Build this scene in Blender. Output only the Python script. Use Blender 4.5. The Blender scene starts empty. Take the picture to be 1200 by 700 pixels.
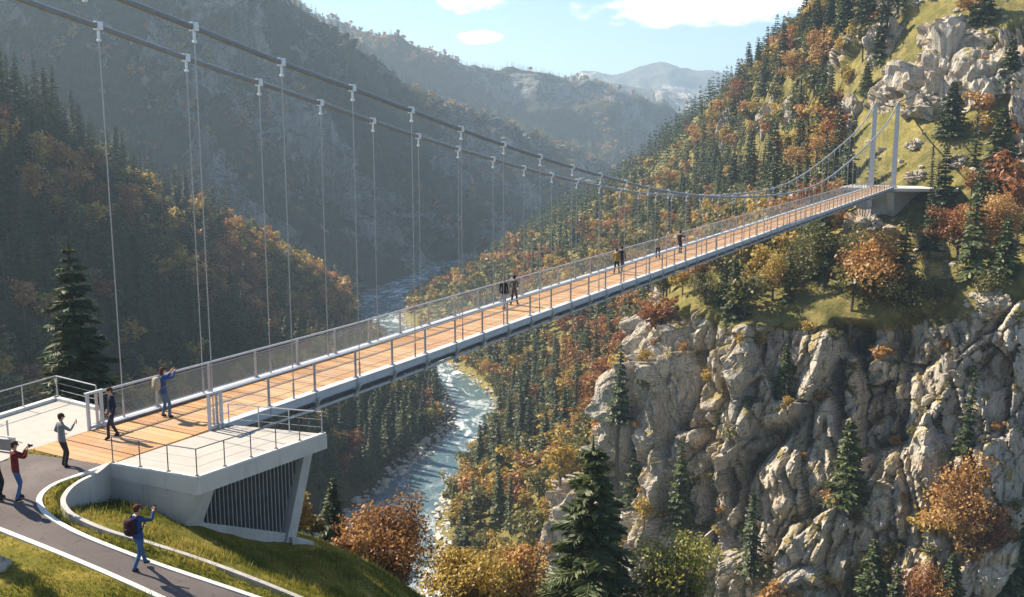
import bpy, math, random
import numpy as np
from mathutils import Vector, Matrix
from mathutils.bvhtree import BVHTree

random.seed(7)
rng = np.random.default_rng(11)
sc = bpy.context.scene
COL = sc.collection
R_ = math.radians

# ------------------------------------------------------------------ camera
FPX = 1150.0
CAMH = 10.0
PITCH = math.atan(190 / FPX)
cp, sp = math.cos(PITCH), math.sin(PITCH)
CF = np.array([0, cp, -sp]); CU = np.array([0, sp, cp]); CX = np.array([1.0, 0, 0]); CC = np.array([0, 0, CAMH])


def ray(px, py):
    return CF + (px - 600) / FPX * CX + (350 - py) / FPX * CU


def PZ(px, py, z=0.0):
    r = ray(px, py)
    return CC + r * ((z - CAMH) / r[2])


def P(px, py, d):
    return CC + ray(px, py) * d


def proj(v):
    v = np.asarray(v, float) - CC
    d = v @ CF
    return 600 + FPX * (v @ CX) / d, 350 - FPX * (v @ CU) / d, d


cam = bpy.data.cameras.new("camera")
cam.sensor_width = 36
cam.lens = 36 * FPX / 1200
cam.clip_start = 0.5
cam.clip_end = 20000
camo = bpy.data.objects.new("camera", cam)
COL.objects.link(camo)
camo.location = (0, 0, CAMH)
camo.rotation_euler = (math.pi / 2 - PITCH, 0, 0)
sc.camera = camo

# ------------------------------------------------------------------ noise


def _h(i, j, k, s):
    n = (i * 374761393 + j * 668265263 + k * 2147483647 + s * 974634777).astype(np.int64) & 0xFFFFFFFF
    n = ((n ^ (n >> 13)) * 1274126177) & 0xFFFFFFFF
    n = ((n ^ (n >> 16)) * 2246822519) & 0xFFFFFFFF
    return ((n ^ (n >> 15)) & 0xFFFFFF) / float(0xFFFFFF)


def vnoise(p, s=0):
    i = np.floor(p).astype(np.int64)
    f = p - i
    f = f * f * f * (f * (f * 6 - 15) + 10)
    out = 0
    for dx in (0, 1):
        wx = f[:, 0] if dx else 1 - f[:, 0]
        for dy in (0, 1):
            wy = f[:, 1] if dy else 1 - f[:, 1]
            for dz in (0, 1):
                wz = f[:, 2] if dz else 1 - f[:, 2]
                out = out + wx * wy * wz * _h(i[:, 0] + dx, i[:, 1] + dy, i[:, 2] + dz, s)
    return out * 2 - 1


def fbm(p, octv=4, s=0, gain=0.5):
    a, t, o = 1.0, 0.0, 0
    for k in range(octv):
        o = o + a * vnoise(p * (2.03 ** k) + k * 17.3, s + k)
        t += a
        a *= gain
    return o / t


def ridged(p, octv=3, s=0):
    a, t, o = 1.0, 0.0, 0
    for k in range(octv):
        o = o + a * (1 - np.abs(vnoise(p * (2.1 ** k) + k * 9.1, s + k)))
        t += a
        a *= 0.5
    return o / t


def worley(p, s=0):
    i = np.floor(p).astype(np.int64)
    d1 = np.full(len(p), 9.0); d2 = np.full(len(p), 9.0); idv = np.zeros(len(p))
    for dx in (-1, 0, 1):
        for dy in (-1, 0, 1):
            for dz in (-1, 0, 1):
                c = i + np.array([dx, dy, dz])
                q = np.stack([_h(c[:, 0], c[:, 1], c[:, 2], s + m) for m in (1, 2, 3)], 1)
                d = np.linalg.norm(c + q - p, axis=1)
                h = _h(c[:, 0], c[:, 1], c[:, 2], s + 9)
                cl = d < d1
                d2 = np.where(cl, d1, np.minimum(d2, d))
                idv = np.where(cl, h, idv)
                d1 = np.where(cl, d, d1)
    return d1, d2, idv


def facets(p, s=0, tilt=1.0):
    """angular blocks: every cell of a broken grid is a tilted plane; returns height and distance to the joint"""
    i = np.floor(p).astype(np.int64)
    d1 = np.full(len(p), 9.0); d2 = np.full(len(p), 9.0); hv = np.zeros(len(p))
    for dx in (-1, 0, 1):
        for dy in (-1, 0, 1):
            for dz in (-1, 0, 1):
                c = i + np.array([dx, dy, dz])
                q = c + np.stack([_h(c[:, 0], c[:, 1], c[:, 2], s + m) for m in (1, 2, 3)], 1)
                g = np.stack([_h(c[:, 0], c[:, 1], c[:, 2], s + m) for m in (4, 5, 6)], 1) - .5
                dv = p - q
                d = np.linalg.norm(dv, axis=1)
                h = _h(c[:, 0], c[:, 1], c[:, 2], s + 9) - .5 + 2 * tilt * (g * dv).sum(1)
                cl = d < d1
                d2 = np.where(cl, d1, np.minimum(d2, d))
                hv = np.where(cl, h, hv)
                d1 = np.where(cl, d, d1)
    return hv, d2 - d1


# ------------------------------------------------------------------ mesh helpers


def mesh_np(name, V, F, mats=(), fm=None, attrs=None, smooth=False):
    V = np.asarray(V, np.float32)
    me = bpy.data.meshes.new(name)
    if isinstance(F, np.ndarray):
        k = F.shape[1]; nf = len(F)
        loops = F.ravel().astype(np.int32)
        starts = np.arange(nf, dtype=np.int32) * k
    else:
        nf = len(F)
        lens = np.array([len(f) for f in F], np.int32)
        loops = np.concatenate([np.asarray(f, np.int32) for f in F])
        starts = np.concatenate([[0], np.cumsum(lens)[:-1]]).astype(np.int32)
    me.vertices.add(len(V)); me.vertices.foreach_set("co", V.ravel())
    me.loops.add(len(loops)); me.loops.foreach_set("vertex_index", loops)
    me.polygons.add(nf); me.polygons.foreach_set("loop_start", starts)
    for m in mats:
        me.materials.append(m)
    if fm is not None:
        me.polygons.foreach_set("material_index", np.asarray(fm, np.int32))
    me.polygons.foreach_set("use_smooth", np.full(nf, bool(smooth)))
    for n, a in (attrs or {}).items():
        at = me.attributes.new(n, 'FLOAT', 'POINT')
        at.data.foreach_set("value", np.asarray(a, np.float32))
    me.update(calc_edges=True)
    me.validate()
    return me


def link(name, me, parent=None, loc=(0, 0, 0)):
    o = bpy.data.objects.new(name, me)
    COL.objects.link(o)
    o.location = loc
    if parent is not None:
        o.parent = parent
    return o


def tag(o, label=None, cat=None, group=None, kind=None):
    if label: o['label'] = label
    if cat: o['category'] = cat
    if group: o['group'] = group
    if kind: o['kind'] = kind
    return o


def thing(name, label, cat, loc, group=None, rz=0.0):
    o = bpy.data.objects.new(name, None)
    COL.objects.link(o)
    o.location = loc; o.rotation_euler = (0, 0, rz)
    o.empty_display_size = 0.3
    return tag(o, label, cat, group)


def unit(v):
    v = np.asarray(v, float)
    return v / (np.linalg.norm(v) + 1e-12)


class MB:
    """collects shapes into one mesh"""

    def __init__(self):
        self.V = []; self.F = []; self.M = []; self.A = []; self.n = 0; self.m = 0; self.a = 0.0

    def add(self, V, F):
        self.V.append(np.asarray(V, float)); self.A.append(np.full(len(V), self.a))
        for f in F:
            self.F.append([i + self.n for i in f]); self.M.append(self.m)
        self.n += len(V)

    def hexa(self, b, t):  # bottom quad, top quad
        self.add(list(b) + list(t), [(3, 2, 1, 0), (4, 5, 6, 7), (0, 1, 5, 4), (1, 2, 6, 5), (2, 3, 7, 6), (3, 0, 4, 7)])

    def box(self, c, ax, ay, az):
        c = np.asarray(c, float); ax = np.asarray(ax, float); ay = np.asarray(ay, float); az = np.asarray(az, float)
        b = [c - ax - ay - az, c + ax - ay - az, c + ax + ay - az, c - ax + ay - az]
        t = [q + 2 * az for q in b]
        self.hexa(b, t)

    def beam(self, p, q, w, h, up=(0, 0, 1)):
        p = np.asarray(p, float); q = np.asarray(q, float)
        d = unit(q - p); s = np.cross(d, up)
        if np.linalg.norm(s) < 1e-4: s = np.array([1.0, 0, 0])
        s = unit(s); u = np.cross(s, d)
        self.box((p + q) / 2, s * w / 2, (q - p) / 2, u * h / 2)

    def prism(self, poly, z0, z1):
        n = len(poly)
        z0 = np.broadcast_to(z0, n); z1 = np.broadcast_to(z1, n)
        V = [(p[0], p[1], z) for p, z in zip(poly, z0)] + [(p[0], p[1], z) for p, z in zip(poly, z1)]
        a = sum(poly[i][0] * poly[(i + 1) % n][1] - poly[(i + 1) % n][0] * poly[i][1] for i in range(n))
        F = [tuple(range(n))[::-1], tuple(range(n, 2 * n))] + [(i, (i + 1) % n, (i + 1) % n + n, i + n) for i in range(n)]
        if a < 0: F = [f[::-1] for f in F]
        self.add(V, F)

    def tube(self, pts, r, k=6, cap=True):
        pts = [np.asarray(p, float) for p in pts]
        n = len(pts)
        r = np.broadcast_to(r, n)
        T = [unit(pts[min(i + 1, n - 1)] - pts[max(i - 1, 0)]) for i in range(n)]
        ref = np.array([0, 0, 1.0]) if abs(T[0][2]) < 0.9 else np.array([1.0, 0, 0])
        V = []
        for i in range(n):
            s = unit(np.cross(T[i], ref)); u = np.cross(s, T[i])
            for j in range(k):
                a = 2 * math.pi * j / k
                V.append(pts[i] + r[i] * (math.cos(a) * s + math.sin(a) * u))
        F = []
        for i in range(n - 1):
            for j in range(k):
                j2 = (j + 1) % k
                F.append((i * k + j, i * k + j2, (i + 1) * k + j2, (i + 1) * k + j))
        if cap:
            F.append(tuple(range(k))[::-1]); F.append(tuple(range((n - 1) * k, n * k)))
        self.add(V, F)

    def ball(self, c, r, nu=10, nv=7):
        c = np.asarray(c, float); r = np.broadcast_to(r, 3)
        V = [c + r * np.array([0, 0, 1.0])]
        for i in range(1, nv):
            th = math.pi * i / nv
            for j in range(nu):
                a = 2 * math.pi * j / nu
                V.append(c + r * np.array([math.sin(th) * math.cos(a), math.sin(th) * math.sin(a), math.cos(th)]))
        V.append(c - r * np.array([0, 0, 1.0]))
        F = [(0, 1 + j, 1 + (j + 1) % nu) for j in range(nu)]
        for i in range(nv - 2):
            for j in range(nu):
                a = 1 + i * nu + j; b = 1 + i * nu + (j + 1) % nu
                F.append((a, a + nu, b + nu, b))
        L = len(V) - 1; o = 1 + (nv - 2) * nu
        F += [(o + j, L, o + (j + 1) % nu) for j in range(nu)]
        self.add(V, F)

    def mesh(self, name, mats, off=(0, 0, 0), smooth=False):
        V = np.concatenate(self.V) - np.asarray(off, float)
        return mesh_np(name, V, self.F, mats if isinstance(mats, (list, tuple)) else [mats], self.M, {'var': np.concatenate(self.A)}, smooth)

    def build(self, name, mats, parent=None, off=None, smooth=False):
        if off is None:
            off = (0, 0, 0)
            q = parent
            while q is not None:
                off = tuple(np.asarray(off) + np.asarray(q.location)); q = q.parent
        return link(name, self.mesh(name, mats, off, smooth), parent)


# ------------------------------------------------------------------ materials


class NT:
    def __init__(self, name, disp=False):
        self.mat = bpy.data.materials.new(name)
        self.mat.use_nodes = True
        self.t = self.mat.node_tree
        self.N = self.t.nodes; self.L = self.t.links
        self.N.clear()
        self.out = self.N.new('ShaderNodeOutputMaterial')
        self.obj = None

    def n(self, typ, ins=None, **kw):
        nd = self.N.new(typ)
        for k, v in kw.items(): setattr(nd, k, v)
        for k, v in (ins or {}).items():
            self.set(nd.inputs[k], v)
        return nd

    def set(self, s, v):
        if hasattr(v, 'is_output') or isinstance(v, bpy.types.NodeSocket): self.L.new(v, s)
        elif isinstance(v, (tuple, list)) and len(v) == 3 and s.type == 'RGBA': s.default_value = (*v, 1)
        else: s.default_value = v

    def coord(self):
        if self.obj is None: self.obj = self.n('ShaderNodeNewGeometry').outputs['Position']
        return self.obj

    def noise(self, scale, detail=4, rough=0.55, vec=None, dist=0.0):
        return self.n('ShaderNodeTexNoise', {'Vector': vec or self.coord(), 'Scale': scale, 'Detail': detail, 'Roughness': rough, 'Distortion': dist}).outputs['Fac']

    def maprange(self, v, a, b, c=0.0, d=1.0, smooth=False):
        return self.n('ShaderNodeMapRange', {'Value': v, 'From Min': a, 'From Max': b, 'To Min': c, 'To Max': d},
                      interpolation_type='SMOOTHSTEP' if smooth else 'LINEAR').outputs[0]

    def math(self, op, a, b=0.0):
        return self.n('ShaderNodeMath', {0: a, 1: b}, operation=op).outputs[0]

    def mix(self, f, a, b, bt='MIX'):
        nd = self.n('ShaderNodeMix', data_type='RGBA', blend_type=bt)
        self.set(nd.inputs[0], f); self.set(nd.inputs[6], a); self.set(nd.inputs[7], b)
        return nd.outputs[2]

    def attr(self, name):
        return self.n('ShaderNodeAttribute', attribute_name=name).outputs['Fac']

    def scaled(self, s):
        m = self.n('ShaderNodeMapping', {'Vector': self.coord()})
        m.inputs['Scale'].default_value = s
        return m.outputs[0]

    def bump(self, h, strength=0.5, dist=0.1, nrm=None):
        nd = self.n('ShaderNodeBump', {'Height': h, 'Strength': strength, 'Distance': dist})
        if nrm is not None: self.L.new(nrm, nd.inputs['Normal'])
        return nd.outputs[0]

    def bsdf(self, color, rough=0.7, metal=0.0, nrm=None, spec=0.5):
        b = self.n('ShaderNodeBsdfPrincipled')
        self.set(b.inputs['Base Color'], color); self.set(b.inputs['Roughness'], rough); self.set(b.inputs['Metallic'], metal)
        b.inputs['Specular IOR Level'].default_value = spec
        if nrm is not None: self.L.new(nrm, b.inputs['Normal'])
        return b.outputs[0]

    def done(self, sh):
        self.L.new(sh, self.out.inputs['Surface'])
        return self.mat


def simple(name, a, b, scale=3.0, rough=0.6, metal=0.0, bump=0.0, bs=None, spec=0.4):
    t = NT(name)
    f = t.maprange(t.noise(scale, 5, 0.6), 0.3, 0.7)
    nr = t.bump(t.noise(bs or scale * 6, 4), bump, 0.02) if bump else None
    return t.done(t.bsdf(t.mix(f, a, b), rough, metal, nr, spec))


def leaf_mat(name, c0, c1, c2, transl=0.42):
    t = NT(name)
    v = t.attr('var')
    r = t.n('ShaderNodeObjectInfo').outputs['Random']
    f = t.math('ADD', t.math('MULTIPLY', v, 0.75), t.math('MULTIPLY', r, 0.25))
    cr = t.n('ShaderNodeValToRGB', {'Fac': f})
    e = cr.color_ramp.elements
    e[0].position = 0.0; e[0].color = (*c0, 1); e[1].position = 1.0; e[1].color = (*c2, 1)
    m = e.new(0.5); m.color = (*c1, 1)
    c = cr.outputs[0]
    d = t.n('ShaderNodeBsdfDiffuse', {'Color': c}).outputs[0]
    tr = t.n('ShaderNodeBsdfTranslucent', {'Color': c}).outputs[0]
    g = t.n('ShaderNodeBsdfGlossy', {'Color': (1, 1, 1), 'Roughness': 0.55}).outputs[0]
    s = t.n('ShaderNodeMixShader', {'Fac': transl, 1: d, 2: tr}).outputs[0]
    s = t.n('ShaderNodeMixShader', {'Fac': 0.03, 1: s, 2: g}).outputs[0]
    return t.done(s)


def terrain_mat(name, soil, rockc, bump_s=1.0, tree_tone=None, rs=1.0):
    """soil: list of three vegetation tones, rockc: three rock tones; attribute rock 0..1"""
    t = NT(name)
    P0 = t.coord()
    n1 = t.noise(0.05 * rs, 6, 0.6); n2 = t.noise(0.33 * rs, 5, 0.65); n3 = t.noise(1.7 * rs, 5, 0.7)
    veg = t.mix(t.maprange(n1, 0.35, 0.65), soil[0], soil[1])
    veg = t.mix(t.maprange(n2, 0.45, 0.68), veg, soil[2])
    veg = t.mix(t.maprange(n3, 0.40, 0.72, 0.0, 0.6), veg, tuple(0.45 * x for x in soil[0]))
    streak = t.noise(1.0, 6, 0.62, t.scaled((0.32 * rs, 0.32 * rs, 0.06 * rs)), 0.4)
    blot = t.noise(0.11 * rs, 5, 0.6)
    rk = t.mix(t.maprange(streak, 0.36, 0.64), rockc[1], rockc[0])
    rk = t.mix(t.maprange(blot, 0.5, 0.72, 0, 0.75), rk, rockc[2])
    fine = t.noise(2.3 * rs, 8, 0.72)
    wet = t.noise(1.0, 4, 0.6, t.scaled((0.55 * rs, 0.55 * rs, 0.035 * rs)), 0.6)
    rk = t.mix(t.maprange(wet, 0.56, 0.68, 0, 0.55), rk, tuple(0.38 * x for x in rockc[1]))
    rk = t.mix(t.maprange(fine, 0.34, 0.54, 0.5, 0.0), rk, tuple(0.5 * x for x in rockc[1]))
    cr1 = t.noise(0.55 * rs, 3, 0.5, t.scaled((1, 1, 0.28)), 1.6)
    crack = t.maprange(t.math('ABSOLUTE', t.math('SUBTRACT', cr1, 0.5)), 0.0, 0.022, 1.0, 0.0)
    rk = t.mix(t.math('MULTIPLY', crack, 0.55), rk, tuple(0.25 * x for x in rockc[1]))
    # moss and grass tufts in the rock
    ms = t.noise(0.42 * rs, 6, 0.7)
    nz = t.n('ShaderNodeSeparateXYZ', {0: t.n('ShaderNodeNewGeometry').outputs['Normal']}).outputs[2]
    tuft = t.math('MULTIPLY', t.maprange(ms, 0.49, 0.57), t.maprange(nz, 0.30, 0.55))
    rk = t.mix(tuft, rk, soil[2])
    a = t.attr('rock')
    a = t.math('ADD', a, t.math('MULTIPLY', t.math('SUBTRACT', n2, 0.5), 1.1))
    a = t.maprange(a, 0.42, 0.58)
    c = t.mix(a, veg, rk)
    h = t.math('ADD', t.math('MULTIPLY', fine, 0.5), t.math('MULTIPLY', streak, 1.4))
    h = t.math('SUBTRACT', h, t.math('MULTIPLY', crack, 0.2))
    h = t.math('ADD', t.math('MULTIPLY', h, a), t.math('MULTIPLY', t.math('MULTIPLY', n3, t.math('SUBTRACT', 1.0, a)), 0.35))
    nr = t.bump(h, 0.85, bump_s)
    return t.done(t.bsdf(c, 0.95, 0, nr, 0.12))


M = {}
BN_ = (math.cos(R_(29)), -math.sin(R_(29)), 0.0)


def concrete(name, a, b, amt):
    t = NT(name)
    c = t.mix(t.maprange(t.noise(0.9, 5, 0.6), 0.3, 0.7), a, b)
    st = t.noise(1.0, 5, 0.65, t.scaled((3.2, 3.2, 0.35)))
    c = t.mix(t.maprange(st, 0.52, 0.75, 0, amt), c, tuple(.45 * x for x in b))
    c = t.mix(t.maprange(t.noise(0.35, 6, 0.7), 0.52, 0.75, 0, amt), c, (.30, .27, .22))
    sep = t.n('ShaderNodeSeparateXYZ', {0: t.coord()})
    u = t.math('ADD', t.math('MULTIPLY', sep.outputs[0], 0.83), t.math('MULTIPLY', sep.outputs[1], 0.56))
    ln = None
    for q, per in ((u, 1.35), (sep.outputs[2], 0.8)):
        fr = t.math('FRACT', t.math('DIVIDE', q, per))
        e = t.maprange(fr, 0.0, 0.018 / per, 1.0, 0.0)
        ln = e if ln is None else t.math('MAXIMUM', ln, e)
    c = t.mix(t.math('MULTIPLY', ln, .45), c, (.16, .155, .15))
    sp = t.noise(45, 2, 0.6)
    c = t.mix(t.maprange(sp, .62, .72, 0, .4), c, (.2, .195, .185))
    return t.done(t.bsdf(c, .88, 0, t.bump(t.noise(14, 5, .7), .25, .01), .3))


M['concrete'] = concrete('concrete', (0.52, 0.495, 0.455), (0.42, 0.40, 0.37), .5)
M['slab'] = concrete('slab_concrete', (0.60, 0.56, 0.50), (0.50, 0.47, 0.425), .3)
M['kerb'] = simple('kerb_stone', (0.66, 0.65, 0.61), (0.55, 0.54, 0.50), 5, 0.8, 0, 0.1)
M['steel'] = simple('galvanised_steel', (0.50, 0.51, 0.53), (0.40, 0.41, 0.43), 4, 0.42, 0.35)
M['steel_dark'] = simple('dark_steel', (0.16, 0.165, 0.18), (0.11, 0.115, 0.13), 4, 0.5, 0.4)
M['clamp_metal'] = simple('bright_clamp_metal', (0.78, 0.79, 0.80), (0.68, 0.69, 0.70), 6, 0.35, 0.3)
M['mesh_wire'] = simple('mesh_wire', (0.22, 0.225, 0.235), (0.17, 0.175, 0.185), 8, 0.5, 0.3)
M['white_steel'] = simple('pale_painted_steel', (0.50, 0.52, 0.55), (0.41, 0.43, 0.46), 2, 0.4, 0.0)
M['cable'] = simple('cable_sheath', (0.29, 0.31, 0.335), (0.22, 0.235, 0.255), 8, 0.6, 0.0)
M['rope'] = simple('wire_rope', (0.38, 0.39, 0.41), (0.31, 0.32, 0.34), 8, 0.4, 0.5)
M['louvre'] = simple('louvre_metal', (0.27, 0.26, 0.25), (0.20, 0.195, 0.19), 4, 0.6, 0.0)
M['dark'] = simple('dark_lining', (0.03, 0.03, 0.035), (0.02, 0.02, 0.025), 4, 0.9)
t = NT('asphalt')
c = t.mix(t.maprange(t.noise(0.9, 5), 0.3, 0.7), (0.105, 0.085, 0.082), (0.135, 0.112, 0.106))
c = t.mix(t.maprange(t.noise(28, 3, 0.7), 0.35, 0.7, 0, 0.45), c, (0.06, 0.052, 0.052))
ck = t.noise(0.55, 3, 0.6, None, 1.8)
c = t.mix(t.maprange(t.math('ABSOLUTE', t.math('SUBTRACT', ck, .5)), 0, .006, .75, 0), c, (0.03, 0.027, 0.027))
c = t.mix(t.maprange(t.noise(0.3, 4, .7), .55, .7, 0, .4), c, (.17, .148, .135))
M['asphalt'] = t.done(t.bsdf(c, 0.9, 0, t.bump(t.noise(60, 2), 0.3, 0.01), 0.3))
t = NT('wood_planks')
c = t.mix(t.attr('var'), (0.34, 0.175, 0.068), (0.60, 0.345, 0.15))
g = t.n('ShaderNodeMapping', {'Vector': t.coord()}); g.inputs['Rotation'].default_value = (0, 0, R_(29)); g.inputs['Scale'].default_value = (1.2, 14, 6)
c = t.mix(t.maprange(t.noise(1.0, 6, 0.6, g.outputs[0]), 0.35, 0.7, 0, 0.5), c, (0.31, 0.145, 0.055))
c = t.mix(t.maprange(t.noise(0.8, 3), 0.45, 0.75, 0, 0.3), c, (0.42, 0.30, 0.21))
sep = t.n('ShaderNodeVectorMath', {0: t.coord(), 1: tuple(BN_)}, operation='DOT_PRODUCT').outputs['Value']
mid_ = t.maprange(t.math('ABSOLUTE', t.math('ADD', sep, 26.72)), .25, 1.5, 1.0, 0.0, True)
c = t.mix(t.math('MULTIPLY', mid_, t.maprange(t.noise(1.6, 5, .65), .36, .64, .05, .5)), c, (0.36, 0.28, 0.21))
c = t.mix(t.maprange(t.noise(2.4, 4, .7), .6, .72, 0, .5), c, (0.16, 0.095, 0.055))
M['wood'] = t.done(t.bsdf(c, 0.75, 0, None, 0.3))
t = NT('bark')
c = t.mix(t.noise(1.0, 5, 0.6, t.scaled((9, 9, 1.6))), (0.05, 0.04, 0.032), (0.17, 0.14, 0.115))
M['bark'] = t.done(t.bsdf(c, 0.95, 0, None, 0.1))
t = NT('pale_bark')
c = t.mix(t.noise(1.0, 5, 0.6, t.scaled((5, 5, 3))), (0.16, 0.14, 0.125), (0.42, 0.38, 0.34))
M['pale_bark'] = t.done(t.bsdf(c, 0.9, 0, None, 0.1))
M['spruce'] = leaf_mat('spruce_needles', (0.020, 0.034, 0.013), (0.045, 0.066, 0.020), (0.095, 0.115, 0.032), 0.26)
M['larch'] = leaf_mat('light_spruce_needles', (0.03, 0.05, 0.016), (0.06, 0.085, 0.022), (0.12, 0.14, 0.04), 0.25)
M['rust'] = leaf_mat('rust_leaves', (0.15, 0.05, 0.02), (0.27, 0.10, 0.03), (0.39, 0.175, 0.05))
M['orange'] = leaf_mat('orange_leaves', (0.26, 0.12, 0.032), (0.40, 0.21, 0.06), (0.54, 0.33, 0.11))
M['gold'] = leaf_mat('gold_leaves', (0.27, 0.17, 0.03), (0.41, 0.28, 0.05), (0.54, 0.40, 0.10))
M['olive'] = leaf_mat('olive_leaves', (0.065, 0.072, 0.02), (0.14, 0.135, 0.038), (0.24, 0.21, 0.065))
M['lime'] = leaf_mat('yellow_green_leaves', (0.13, 0.14, 0.025), (0.27, 0.26, 0.05), (0.42, 0.38, 0.09))
M['brown'] = leaf_mat('russet_leaves', (0.12, 0.05, 0.016), (0.27, 0.125, 0.032), (0.46, 0.23, 0.06))
M['grass'] = leaf_mat('grass_blades', (0.085, 0.105, 0.012), (0.19, 0.19, 0.024), (0.42, 0.33, 0.075), 0.4)
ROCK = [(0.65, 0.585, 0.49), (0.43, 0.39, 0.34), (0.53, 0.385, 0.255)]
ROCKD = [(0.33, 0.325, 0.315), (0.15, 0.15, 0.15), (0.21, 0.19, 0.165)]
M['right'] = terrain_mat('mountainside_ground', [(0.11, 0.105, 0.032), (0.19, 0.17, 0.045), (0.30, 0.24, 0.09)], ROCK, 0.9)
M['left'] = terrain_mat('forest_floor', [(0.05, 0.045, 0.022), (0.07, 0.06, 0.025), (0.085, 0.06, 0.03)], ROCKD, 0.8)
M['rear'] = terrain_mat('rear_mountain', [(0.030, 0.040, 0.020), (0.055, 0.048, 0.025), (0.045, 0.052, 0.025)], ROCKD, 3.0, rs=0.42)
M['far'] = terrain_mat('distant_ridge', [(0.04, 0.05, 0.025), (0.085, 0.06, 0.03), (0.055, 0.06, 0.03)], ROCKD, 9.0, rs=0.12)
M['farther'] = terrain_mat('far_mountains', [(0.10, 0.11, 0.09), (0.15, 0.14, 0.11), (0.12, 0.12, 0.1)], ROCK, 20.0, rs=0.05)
M['hill'] = terrain_mat('grassy_hill', [(0.10, 0.10, 0.012), (0.17, 0.145, 0.018), (0.28, 0.21, 0.04)], ROCK, 0.05, rs=4.0)
M['stone'] = terrain_mat('outcrop_stone', [(0.09, 0.09, 0.025), (0.14, 0.13, 0.03), (0.20, 0.165, 0.05)], ROCK, 0.6, rs=1.6)
t = NT('river_water')
fo = t.noise(0.16, 7, 0.68, t.scaled((1.0, 0.55, 1)), 1.2)
fo2 = t.noise(0.03, 3, 0.5)
fm_ = t.math('MULTIPLY', t.maprange(fo, 0.485, 0.64), t.maprange(fo2, 0.36, 0.6, 0.2, 1.0))
c = t.mix(fm_, (0.075, 0.13, 0.145), (0.74, 0.77, 0.78))
M['water'] = t.done(t.bsdf(c, t.maprange(fm_, 0, 1, 0.16, 0.7), 0, t.bump(t.noise(0.55, 6, 0.7), 0.5, 0.6), 0.5))

# ------------------------------------------------------------------ landforms


def cr_axis(A, m):
    """Catmull-Rom up-sampling along axis 0, m samples in all or a list of parameters 0..1"""
    n = len(A)
    E = np.concatenate([(2 * A[0] - A[1])[None], A, (2 * A[-1] - A[-2])[None]])
    u = np.linspace(0, n - 1 - 1e-9, m) if np.isscalar(m) else np.clip(np.asarray(m) * (n - 1), 0, n - 1 - 1e-9)
    i = u.astype(int); f = (u - i).reshape(-1, *([1] * (A.ndim - 1)))
    p0, p1, p2, p3 = E[i], E[i + 1], E[i + 2], E[i + 3]
    return 0.5 * (2 * p1 + (p2 - p0) * f + (2 * p0 - 5 * p1 + 4 * p2 - p3) * f ** 2 + (3 * p1 - p0 - 3 * p2 + p3) * f ** 3)


def grid_faces(m, n):
    a = np.arange(m * n).reshape(m, n)
    return np.stack([a[:-1, :-1].ravel(), a[1:, :-1].ravel(), a[1:, 1:].ravel(), a[:-1, 1:].ravel()], 1)


def grid_normals(G):
    du = np.gradient(G, axis=1); dv = np.gradient(G, axis=0)
    n = np.cross(du, dv)
    n /= np.linalg.norm(n, axis=2, keepdims=True) + 1e-9
    return n


def to3(rows, zr=-76.0):
    return np.array([[P(*q) if len(q) == 3 else PZ(q[0], q[1], zr) for q in row] for row in rows])


PATCH = {}


def landform(name, ctrl, m, n, matl, disp, rockfn, kind='structure'):
    G = cr_axis(ctrl, m)
    G = cr_axis(G.transpose(1, 0, 2), n).transpose(1, 0, 2)
    N = grid_normals(G)
    tocam = CC - G
    if np.mean(np.sum(N * tocam, 2)) < 0: N = -N; flip = True
    else: flip = False
    pv = np.linspace(0, 1, m) if np.isscalar(m) else np.asarray(m)
    pu = np.linspace(0, 1, n) if np.isscalar(n) else np.asarray(n)
    m, n = len(pv), len(pu)
    vv = pv[:, None] * np.ones((1, n)); uu = pu[None] * np.ones((m, 1))
    rock0 = rockfn(G, N, uu, vv)
    G2 = disp(G.reshape(-1, 3), N.reshape(-1, 3), rock0.ravel(), uu.ravel(), vv.ravel()).reshape(m, n, 3)
    G2[..., 2] = np.maximum(G2[..., 2], -80.5)
    F = grid_faces(m, n)
    N2 = grid_normals(G2)
    if flip: N2 = -N2; F = F[:, ::-1]
    # faces wound so their normals look to the camera side
    me = mesh_np(name, G2.reshape(-1, 3), F, [matl], None, {'rock': rock0.ravel()}, True)
    if name in ('mountainside', 'rear_mountain'):
        me.polygons.foreach_set('use_smooth', rock0.ravel()[F].mean(1) < .5)
    o = link(name, me)
    o['kind'] = kind
    PATCH[name] = dict(G=G2, N=N2, rock=rock0, bvh=BVHTree.FromPolygons([tuple(v) for v in G2.reshape(-1, 3)], [tuple(f) for f in F]))
    return o


def smooth01(x, a, b):
    t_ = np.clip((x - a) / (b - a), 0, 1)
    return t_ * t_ * (3 - 2 * t_)


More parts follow.
